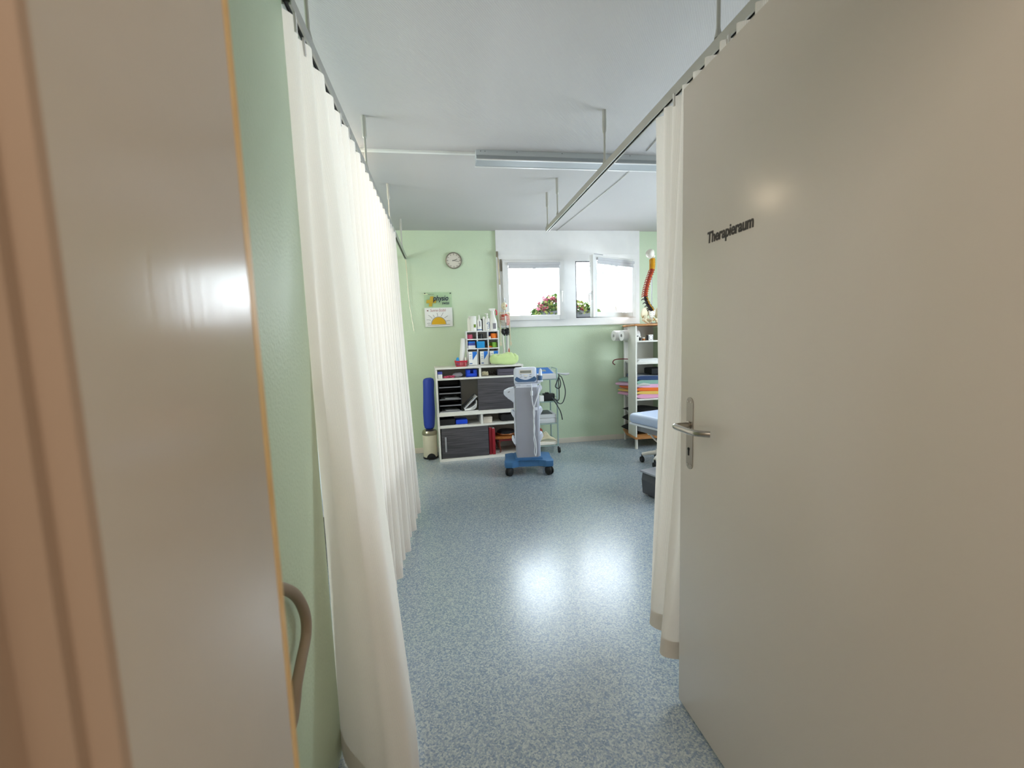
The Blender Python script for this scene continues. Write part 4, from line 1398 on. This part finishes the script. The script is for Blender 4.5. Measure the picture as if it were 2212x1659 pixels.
# ------------------------------------------------------------------ right shelf rack
sr = thing('shelf_rack', 'white shelf rack with beech top and base in the right corner', 'shelf', (2.175, 4.71, 0))
foot = [(0, 0), (.60, 0), (.60, .50), (.075, .50), (.015, .245)]
ob('side_panel', G().prism([(0, .0), (.016, 0), (.031, .245), (.015, .245)], 1.30, Matrix.Translation((0, 0, .145))), 'cab_white', sr)
ob('side_panel', G().bb((.585, .0, .145), (.60, .5, 1.445)), 'cab_white', sr)
ob('back_panel', G().bb((.10, .502, .145), (.47, .508, 1.445)), 'cab_white', sr)
ob('rear_post', G().bb((.070, .485, .0), (.092, .505, 1.44), .002), 'cab_white', sr)
for z in (.40, .595, 1.018, 1.275):
    ob('shelf_board', G().prism([(x + (.016 if x < .3 else -.0155), y) for x, y in foot], .016, Matrix.Translation((0, .0, z - .016)), bev=.001), 'cab_white', sr)
tp = [(-.012, -.012), (.62, -.012), (.62, .515), (.06, .515), (-.01, .25)]
ob('top_board', G().prism(tp, .022, Matrix.Translation((0, 0, 1.445)), bev=.008), 'wood_top', sr)
ob('base_board', G().prism(tp, .026, Matrix.Translation((0, 0, .119)), bev=.008), 'wood_top', sr)
for x, y in ((.0 + .02, .03), (.57, .03), (.57, .47)):
    ob('foot_leg', G().cyl((x, y, 0), (x, y, .12), .017, n=18), 'cab_white', sr)
# towels
tw_list = [('pink', .598, .046, -.055, 'lowest towel of the pile, pink'), ('yellow', .645, .036, -.05, 'yellow towel second from the bottom of the pile'), ('orange', .682, .040, -.03, 'bright orange towel in the middle of the pile'),
           ('rose', .723, .040, -.085, 'pale pink towel above the orange one, bulging to the left'), ('teal', .764, .046, -.045, 'grey green towel second from the top of the pile'), ('navy', .811, .05, .06, 'navy blue towel topmost on the pile')]
for k, (c, z, h, xo, lab) in enumerate(tw_list):
    def f(u, v, h=h, xo=xo, k=k):
        a = u * 2 * PI
        ca, sa = math.cos(a), math.sin(a)
        ex = .35
        yy = v * .44
        X = .235 + .225 * math.copysign(abs(ca) ** ex, ca)
        Z = h / 2 + (h / 2) * math.copysign(abs(sa) ** .7, sa)
        sh = xo * math.exp(-((.44 - yy) / .16) ** 2) * (1 if X < .2 else 0.2)
        wv = .005 * math.sin((X + sh) * 16) + .002 * math.sin((X + sh) * 37)
        return Vector((X + sh, yy + .006 * math.sin(a * 2 + k), max(Z + wv * (1 if k else min(1, Z / h)) + (.0 if k else .001), -.02 if k else .0005)))
    g = G().grid(f, 64, 14)
    bmesh.ops.remove_doubles(g.bm, verts=g.bm.verts[:], dist=.0001)
    bmesh.ops.holes_fill(g.bm, edges=[e for e in g.bm.edges if e.is_boundary], sides=0)
    tag(ob('folded_towel', g, TOW[c], None, (2.192, 4.735, z), sharp=70), lab, 'towel', 'folded towels on the rack')
g = G().tube([(.0, .0, .0), (.08, .0, .012), (.16, .0, .004)], .018, 12, radii=[.016, .022, .012])
tag(ob('rolled_towel', g, TOW['grey'], None, (2.205, 4.745, .752)), 'small grey rolled cloth before the teal towel', 'cloth')
# kitchen rolls lying on the rack
for k, (x, y) in enumerate(((2.150, 5.02), (2.235, 5.16))):
    t = tag(ob('paper_towel_roll', G().lathe([(.019, 0), (.062, 0), (.064, .003), (.064, .22), (.062, .223), (.019, .223), (.019, .0005)], n=32, close=False), 'paper', None, ((2.115, 2.070)[k], (4.975, 5.107)[k], 1.3405), (0, R(90), R(8))), ('white paper towel roll nearer the room on the rack', 'white paper towel roll nearer the wall on the rack')[k], 'paper roll', 'paper towel rolls')
# hooked stick
g = G().tube([(2.30, 5.06, 1.045), (2.16, 5.09, 1.052), (2.085, 5.1, 1.046), (2.058, 5.1, 1.025), (2.06, 5.1, 1.0), (2.085, 5.1, .985)], .006, 10)
tag(ob('hooked_stick', g, 'dark_red'), 'dark red hooked stick poking out left of the shelf rack', 'stick')
# small shelf things
bx = [(2.216, 4.755, .016, .045, 'bottle', 'small pale bottle at the left of the upper shelf'), (2.256, 4.765, .014, .034, 'black', 'small dark jar beside the pale bottle'), (2.298, 4.765, .017, .022, 'wood_mid', 'low brown jar right of the dark jar')]
for x, y, r, h, m, lab in bx:
    t = thing('jar', lab, 'jar', (x, y, 1.2755), 0, 'small jars on the rack')
    ob('body', G().lathe([(r * .95, 0), (r, .002), (r, h), (r * .9, h + .002)], n=20), m, t)
    ob('lid', G().lathe([(r * .8, h + .002), (r * .82, h + .003), (r * .82, h + .014), (.001, h + .015)], n=20), 'bone_white' if m != 'bottle' else 'black', t)
ac = thing('alarm_clock', 'small square white alarm clock on the upper shelf', 'clock', (2.355, 4.75, 1.2755), R(8))
ob('case', G().bb((0, 0, 0), (.062, .035, .066), .007), 'window_white', ac)
ob('side_shell', G().bb((-.008, .004, .002), (.0, .034, .062), .003), 'black', ac)
g = G().lathe([(.024, 0), (.026, .002), (.022, .003)], n=26, mtx=MY, c=(.031, 0, .033), close=False)
ob('dial_ring', g, 'ink_grey', ac)
ob('clock_hand', G().bb((.018, -.002, .032), (.044, .0, .034)), 'ink_grey', ac)
g = G()
for k in range(3):
    g.bb((.0 + .01 * k, .0, .0135 * k), (.36 - .02 * k, .2, .0135 * k + .012), .004)
tag(ob('white_cloths', g, TOW['white'], None, (2.215, 4.745, 1.0185)), 'flat pile of folded white cloths on the second shelf', 'cloths')
g = G().bb((0, 0, 0), (.24, .2, .075), .016)
tag(ob('dark_bag', g, 'black_cloth', None, (2.40, 4.77, .87)), 'black bag on top of the towels at the right of the rack', 'bag')
# black cushions low in the rack, corners poking out
for k, (z, hh, xo) in enumerate(((.402, .055, .0), (.145, .11, -.02), (.262, .12, -.01))):
    g = G()

    def cf(u, v, hh=hh):
        X = (u - .5) * 2
        Y = (v - .5) * 2
        q = (1 - abs(X) ** 2.4) * (1 - abs(Y) ** 2.4)
        return q
    n_ = 20
    for sgn in (1, -1):
        g.grid(lambda u, v, sgn=sgn: Vector(((u - .5) * .36, (v - .5) * .36, hh / 2 + sgn * (hh / 2) * max(cf(u, v), 0) ** .5)), n_, n_)
    bmesh.ops.remove_doubles(g.bm, verts=g.bm.verts[:], dist=.0005)
    tag(ob('cushion', g, 'black_cloth', None, (2.402 + xo, 5.0, z), (0, 0, R((24, 20, 27)[k])), sharp=60), ('black cushion on the low shelf under the towels, corner poking out', 'lowest black cushion resting on the rack base', 'middle black cushion between the low shelf and rack base')[k], 'cushion', 'black cushions in the rack')

# ------------------------------------------------------------------ spine model on the rack
sp = thing('spine_model', 'coloured spine model with cream pelvis standing on the shelf rack', 'spine model', (2.44, 4.87, 1.467), R(-6))
ob('stand', G().cyl((.035, .06, .0), (.035, .06, .72), .006, n=12).cyl((.035, .05, 0), (.035, .05, .012), .075, n=28).tube([(.035, .06, .72), (.02, .05, .80), (.0, .02, .80)], .005, 8), 'handle', sp)


def cen(t):
    """spine line, t=0 top, 1 bottom -> x, y, z"""
    P = [(.022, .0, .765), (.022, -.004, .70), (.018, .0, .63), (-.012, .02, .53), (-.040, .03, .42), (-.055, .022, .32), (-.035, 0, .24), (.0, -.01, .185), (.012, 0, .165)]
    f = t * (len(P) - 1)
    i = min(int(f), len(P) - 2)
    u = f - i
    a, b, c, d = [Vector(P[min(max(j, 0), len(P) - 1)]) for j in (i - 1, i, i + 1, i + 2)]
    return 0.5 * ((2 * b) + (c - a) * u + (2 * a - 5 * b + 4 * c - d) * u * u + (3 * b - a - 3 * c + d) * u ** 3)


def vertebrae(t0, t1, n, r, pl):
    g = G()
    for k in range(n):
        t = t0 + (t1 - t0) * (k + .5) / n
        p = cen(t)
        h = (cen(t0) - cen(t1)).length / n * .42
        g.lathe([(r * .92, -h), (r, -h * .6), (r * .86, 0), (r, h * .6), (r * .92, h)], tuple(p), 14)
        g.tube([p + Vector((-r * .5, r * .2, 0)), p + Vector((-r - pl * .6, .005, -.006)), p + Vector((-r - pl, .0, -.022))], .004, 6, radii=[.007, .006, .003], sub=3)
        for sy in (-1, 1):
            g.tube([p + Vector((-.004, sy * r * .7, 0)), p + Vector((-.010, sy * (r + pl * .7), .003))], .005, 6, smooth=False, radii=[.006, .0035])
        g.tube([p + Vector((r * .3, r * .2, 0)), p + Vector((r + .008, .0, -.004))], .004, 6, smooth=False, radii=[.006, .003])
    return g


def cored(g, t0, t1, r):
    return g.tube([cen(t0 + (t1 - t0) * i / 8) for i in range(9)], r, 12, sub=2)


ob('cervical_vertebrae', cored(vertebrae(.02, .235, 7, .027, .010), .02, .235, .023), 'spine_yellow', sp)
ob('thoracic_vertebrae', cored(vertebrae(.235, .62, 12, .025, .022), .235, .62, .022), 'spine_red', sp)
lum = ob('lumbar_vertebrae', cored(vertebrae(.62, .97, 5, .028, .024), .62, .97, .024), 'spine_dark', sp)
g = G()
for k in range(6):
    p = cen(.64 + k * .055)
    g.tube([p + Vector((.0, -.026, .006)), p + Vector((.012, -.032, -.008)), p + Vector((.016, -.03, -.022))], .006, 8)
ob('nerve_roots', g, 'spine_yellow', lum)
g = G()
for k in range(9):
    p = cen(.26 + k * .04)
    g.tube([p + Vector((.002, -.022, .006)), p + Vector((.010, -.03, -.006))], .005, 6, smooth=False)
ob('nerve_roots', g, 'orange', bpy.data.objects['thoracic_vertebrae'])
g = G().ball((-.008, .0, .815), (.050, .055, .052)).ball((.02, -.0, .785), (.03, .035, .02))
g.noise(.004, 30)
ob('skull_base', g, 'bone_white', sp)
# pelvis: two wings, sacrum, pubic arch
g = G()


for sgn in (-1, 1):
    g.ball((.015 + sgn * .088, .0, .128), (.064, .015, .070), 28, 18, rot=(R(12), sgn * R(24), -sgn * R(24)))
    g.tube([(.015 + sgn * .10, -.02, .085), (.015 + sgn * .072, -.045, .058), (.015 + sgn * .032, -.068, .048), (.015 + sgn * .008, -.072, .05)], .013, 10, radii=[.022, .016, .012, .012])
    g.tube([(.015 + sgn * .085, -.01, .085), (.015 + sgn * .068, -.018, .045), (.015 + sgn * .052, -.035, .017), (.015 + sgn * .024, -.062, .035)], .012, 10, radii=[.024, .018, .015, .011])
g.noise(.003, 18, 2)
ob('pelvis_bone', g, 'bone', sp, sharp=60)
g = G().prism([(-.042, .165), (.042, .165), (.038, .12), (.018, .07), (.006, .035), (-.006, .035), (-.018, .07), (-.038, .12)], .03, Matrix.Translation((.015, -.005, 0)) @ XZ, bev=.006)
sac = ob('sacrum', g, 'bone_white', sp)
g = G()
for k in range(4):
    for sx in (-1, 1):
        g.cyl((.015 + sx * (.022 - .003 * k), -.0068, .145 - .024 * k), (.015 + sx * (.022 - .003 * k), .0, .145 - .024 * k), .0035, n=8)
ob('sacral_holes', g, 'ink_grey', sac)
ob('disc', G().ball((.012, -.06, .05), (.012, .012, .018), 12, 8), 'spine_yellow', sp)
g = G().ball((-.082, -.04, .062), .021).tube([(-.082, -.04, .06), (-.092, -.048, .045), (-.07, -.052, .025), (-.045, -.058, .008)], .013, 10, radii=[.014, .016, .014, .010]).ball((-.106, -.046, .05), (.015, .014, .017))
ob('femur_head', g, 'bone', sp)

# ------------------------------------------------------------------ couch in the right bay
CO = thing('treatment_couch', 'pale blue treatment couch with grey frame behind the right curtain', 'couch', (1.50, 3.40, 0), R(16))
g = G()
CL, CWd = 1.85, .62
g.box((CL / 2, -CWd / 2, .655), (CL, CWd, .082), .04, None, 0, 4)
ob('mattress', g, 'sky_vinyl', CO)
ob('edge_trim', G().box((CL / 2, -CWd / 2, .608), (CL - .01, CWd - .01, .018), .008), 'vinyl_trim', CO)
ob('frame', G().bb((.05, -.10, .545), (CL - .08, -.06, .598), .004).bb((.05, -CWd + .06, .545), (CL - .08, -CWd + .10, .598), .004).bb((.05, -CWd + .06, .545), (.09, -.06, .598), .004).bb((CL - .12, -CWd + .06, .545), (CL - .08, -.06, .598), .004), 'frame_grey', CO)
g = G().bb((.21, -.20, .12), (.29, -.12, .545), .004).bb((CL - .5, -.36, .12), (CL - .42, -.28, .545), .004)
ob('lift_column', g, 'black', CO)
ob('lever', G().tube([(.19, -.06, .50), (.21, -.09, .46), (.29, -.16, .36)], .009, 10).ball((.185, -.055, .505), (.022, .014, .014)), 'bone_white', CO)
g = G().prism([(.0, .0), (.16, 0), (.16, .185), (.0, .185), (-.012, .12)][::1], .26, Matrix.Translation((.085, -.34, .012)) @ XZ, bev=.004)
g.bb((.2, -.32, .012), (CL - .15, -.22, .09), .004)
ob('base', g, 'box_grey', CO)
ob('base_cover', G().bb((.06, -.355, .198), (.30, -.075, .214), .004), 'box_lip', CO)
for (x, y) in ((.11, -.30), (.11, -.12), (CL - .2, -.30), (CL - .2, -.24)):
    ob('base_foot', G().cyl((x, y, 0), (x, y, .02), .016, n=14), 'box_lip', CO)
dup(CO, (-1.17, 1.72, 0), R(90), 'unseen pale blue couch added behind the left curtain to shade it')  # couch copy added out of view, shades the curtain's lower part
# rolling stool behind the couch
st = thing('rolling_stool', 'rolling stool with white star foot behind the treatment couch', 'stool', (2.19, 4.12, 0), R(0))
ob('seat', G().lathe([(.15, .44), (.165, .455), (.165, .475), (.15, .49), (.002, .492)], n=32), 'black', st)
ob('column', G().cyl((0, 0, .08), (0, 0, .44), .022, n=16), 'handle', st)
for k in range(5):
    a = R(150 + 72 * k)
    c_, s_ = math.cos(a), math.sin(a)
    ob('star_arm', G().tube([(0, 0, .115), (.08 * c_, .08 * s_, .11), (.2 * c_, .2 * s_, .085)], .02, 10, radii=[.026, .022, .016]), 'bone_white', st)
    ob('castor', G().cyl((.2 * c_ - .014, .2 * s_, .03), (.2 * c_ + .014, .2 * s_, .03), .03, n=18).cyl((.2 * c_, .2 * s_, .03), (.2 * c_, .2 * s_, .085), .008, n=8), 'rubber', st)

# ------------------------------------------------------------------ outside
lg = ob('window_ledge', G().bb((.3, 5.5, 1.40), (2.9, 5.95, 1.515), .004), 'planter')
tag(lg, 'pale outside ledge under the window carrying the flower box', 'ledge')
lg['kind'] = 'structure'
fb = thing('flower_box', 'white flower box with red geraniums outside on the window ledge', 'flower box', (1.29, 5.62, 1.515))
ob('planter', G().prism([(0, .02), (.74, .02), (.76, .18), (-.02, .18)], .15, XZ, bev=.006).bb((.04, .02, 0), (.1, .13, .022)).bb((.64, .02, 0), (.7, .13, .022)), 'planter', fb)
rnd = random.Random(3)


def leafcluster(n, x0, x1, hz, lean, m):
    g = G()
    for k in range(n):
        u = rnd.random()
        x = x0 + (x1 - x0) * u
        top = hz(u)
        z = .13 + rnd.random() ** .8 * top
        y = .07 + rnd.uniform(-.11, .11)
        s = rnd.uniform(.014, .028)
        mt = Matrix.Translation((x, y, z)) @ Euler((rnd.uniform(-1.2, 1.2), rnd.uniform(-1.2, 1.2), rnd.uniform(0, 6))).to_matrix().to_4x4()
        pts = [(s * math.cos(a) * (1 + .2 * math.cos(4 * a)), s * math.sin(a), .25 * s * math.cos(a) ** 2) for a in [i * PI / 4 for i in range(8)]]
        vs = [g.bm.verts.new(mt @ Vector(p)) for p in pts]
        c = g.bm.verts.new(mt @ Vector((0, 0, -.15 * s)))
        for i in range(8):
            g.bm.faces.new((c, vs[i], vs[(i + 1) % 8]))
    return g


hz1 = lambda u: .06 + .20 * max(0, 1 - ((u - .62) / .55) ** 2)
hz2 = lambda u: .05 + .12 * max(0, 1 - ((u - .2) / .7) ** 2)
ob('leaves', leafcluster(380, -.12, .40, hz1, 0, 'leaf'), 'leaf', fb, fix=False)
ob('leaves', leafcluster(300, -.10, .42, hz1, 0, 'leaf'), 'leaf_pale', fb, fix=False)
ob('leaves', leafcluster(150, .42, .80, hz2, 0, 'leaf'), 'leaf', fb, fix=False)
ob('leaves', leafcluster(150, .42, .80, hz2, 0, 'leaf'), 'leaf_pale', fb, fix=False)
for k in range(46):
    u = rnd.random()
    x = -.12 + .52 * u
    z = .15 + rnd.uniform(.25, 1.08) * hz1(u)
    y = .02 + rnd.uniform(-.09, .12)
    if k > 40:
        x = .44 + .2 * rnd.random()
        z = .15 + .1 * rnd.random()
    g = G()
    for q in range(9):
        d = Vector((rnd.gauss(0, 1), rnd.gauss(0, 1), rnd.gauss(0, 1))).normalized() * .019
        g.ball((d.x, d.y, d.z), (.012, .012, .008), 7, 5, rot=(rnd.random() * 3, rnd.random() * 3, 0))
    g.cyl((0, 0, -.06), (0, 0, 0), .0018, n=5)
    ob('blossom', g, 'petal' if k % 3 else 'petal_pink', fb, (x, y, z))
# tree beyond
tt = thing('tree', 'pale overexposed tree beyond the right window', 'tree', (4.6, 11.0, -1.0))
ob('trunk', G().tube([(0, 0, 0), (.05, 0, 2), (-.05, .1, 4.2)], .12, 10, radii=[.16, .12, .06]).tube([(.0, .0, 2.6), (-.3, .0, 3.6), (-.5, 0, 4.4)], .05, 8), 'bark', tt)
g = G()
for k in range(420):
    d = Vector((rnd.gauss(0, .42), rnd.gauss(0, .4), rnd.gauss(0, .30)))
    s = rnd.uniform(.05, .1)
    mt = Matrix.Translation(d + Vector((-.35, 0, 4.35))) @ Euler((rnd.uniform(-1, 1), rnd.uniform(-1, 1), rnd.uniform(0, 6))).to_matrix().to_4x4()
    vs = [g.bm.verts.new(mt @ Vector(p)) for p in ((-s, 0, 0), (0, -s * .5, .1 * s), (s, 0, 0), (0, s * .5, .1 * s))]
    g.bm.faces.new(vs)
ob('crown', g, 'tree_leaf', tt, fix=False)
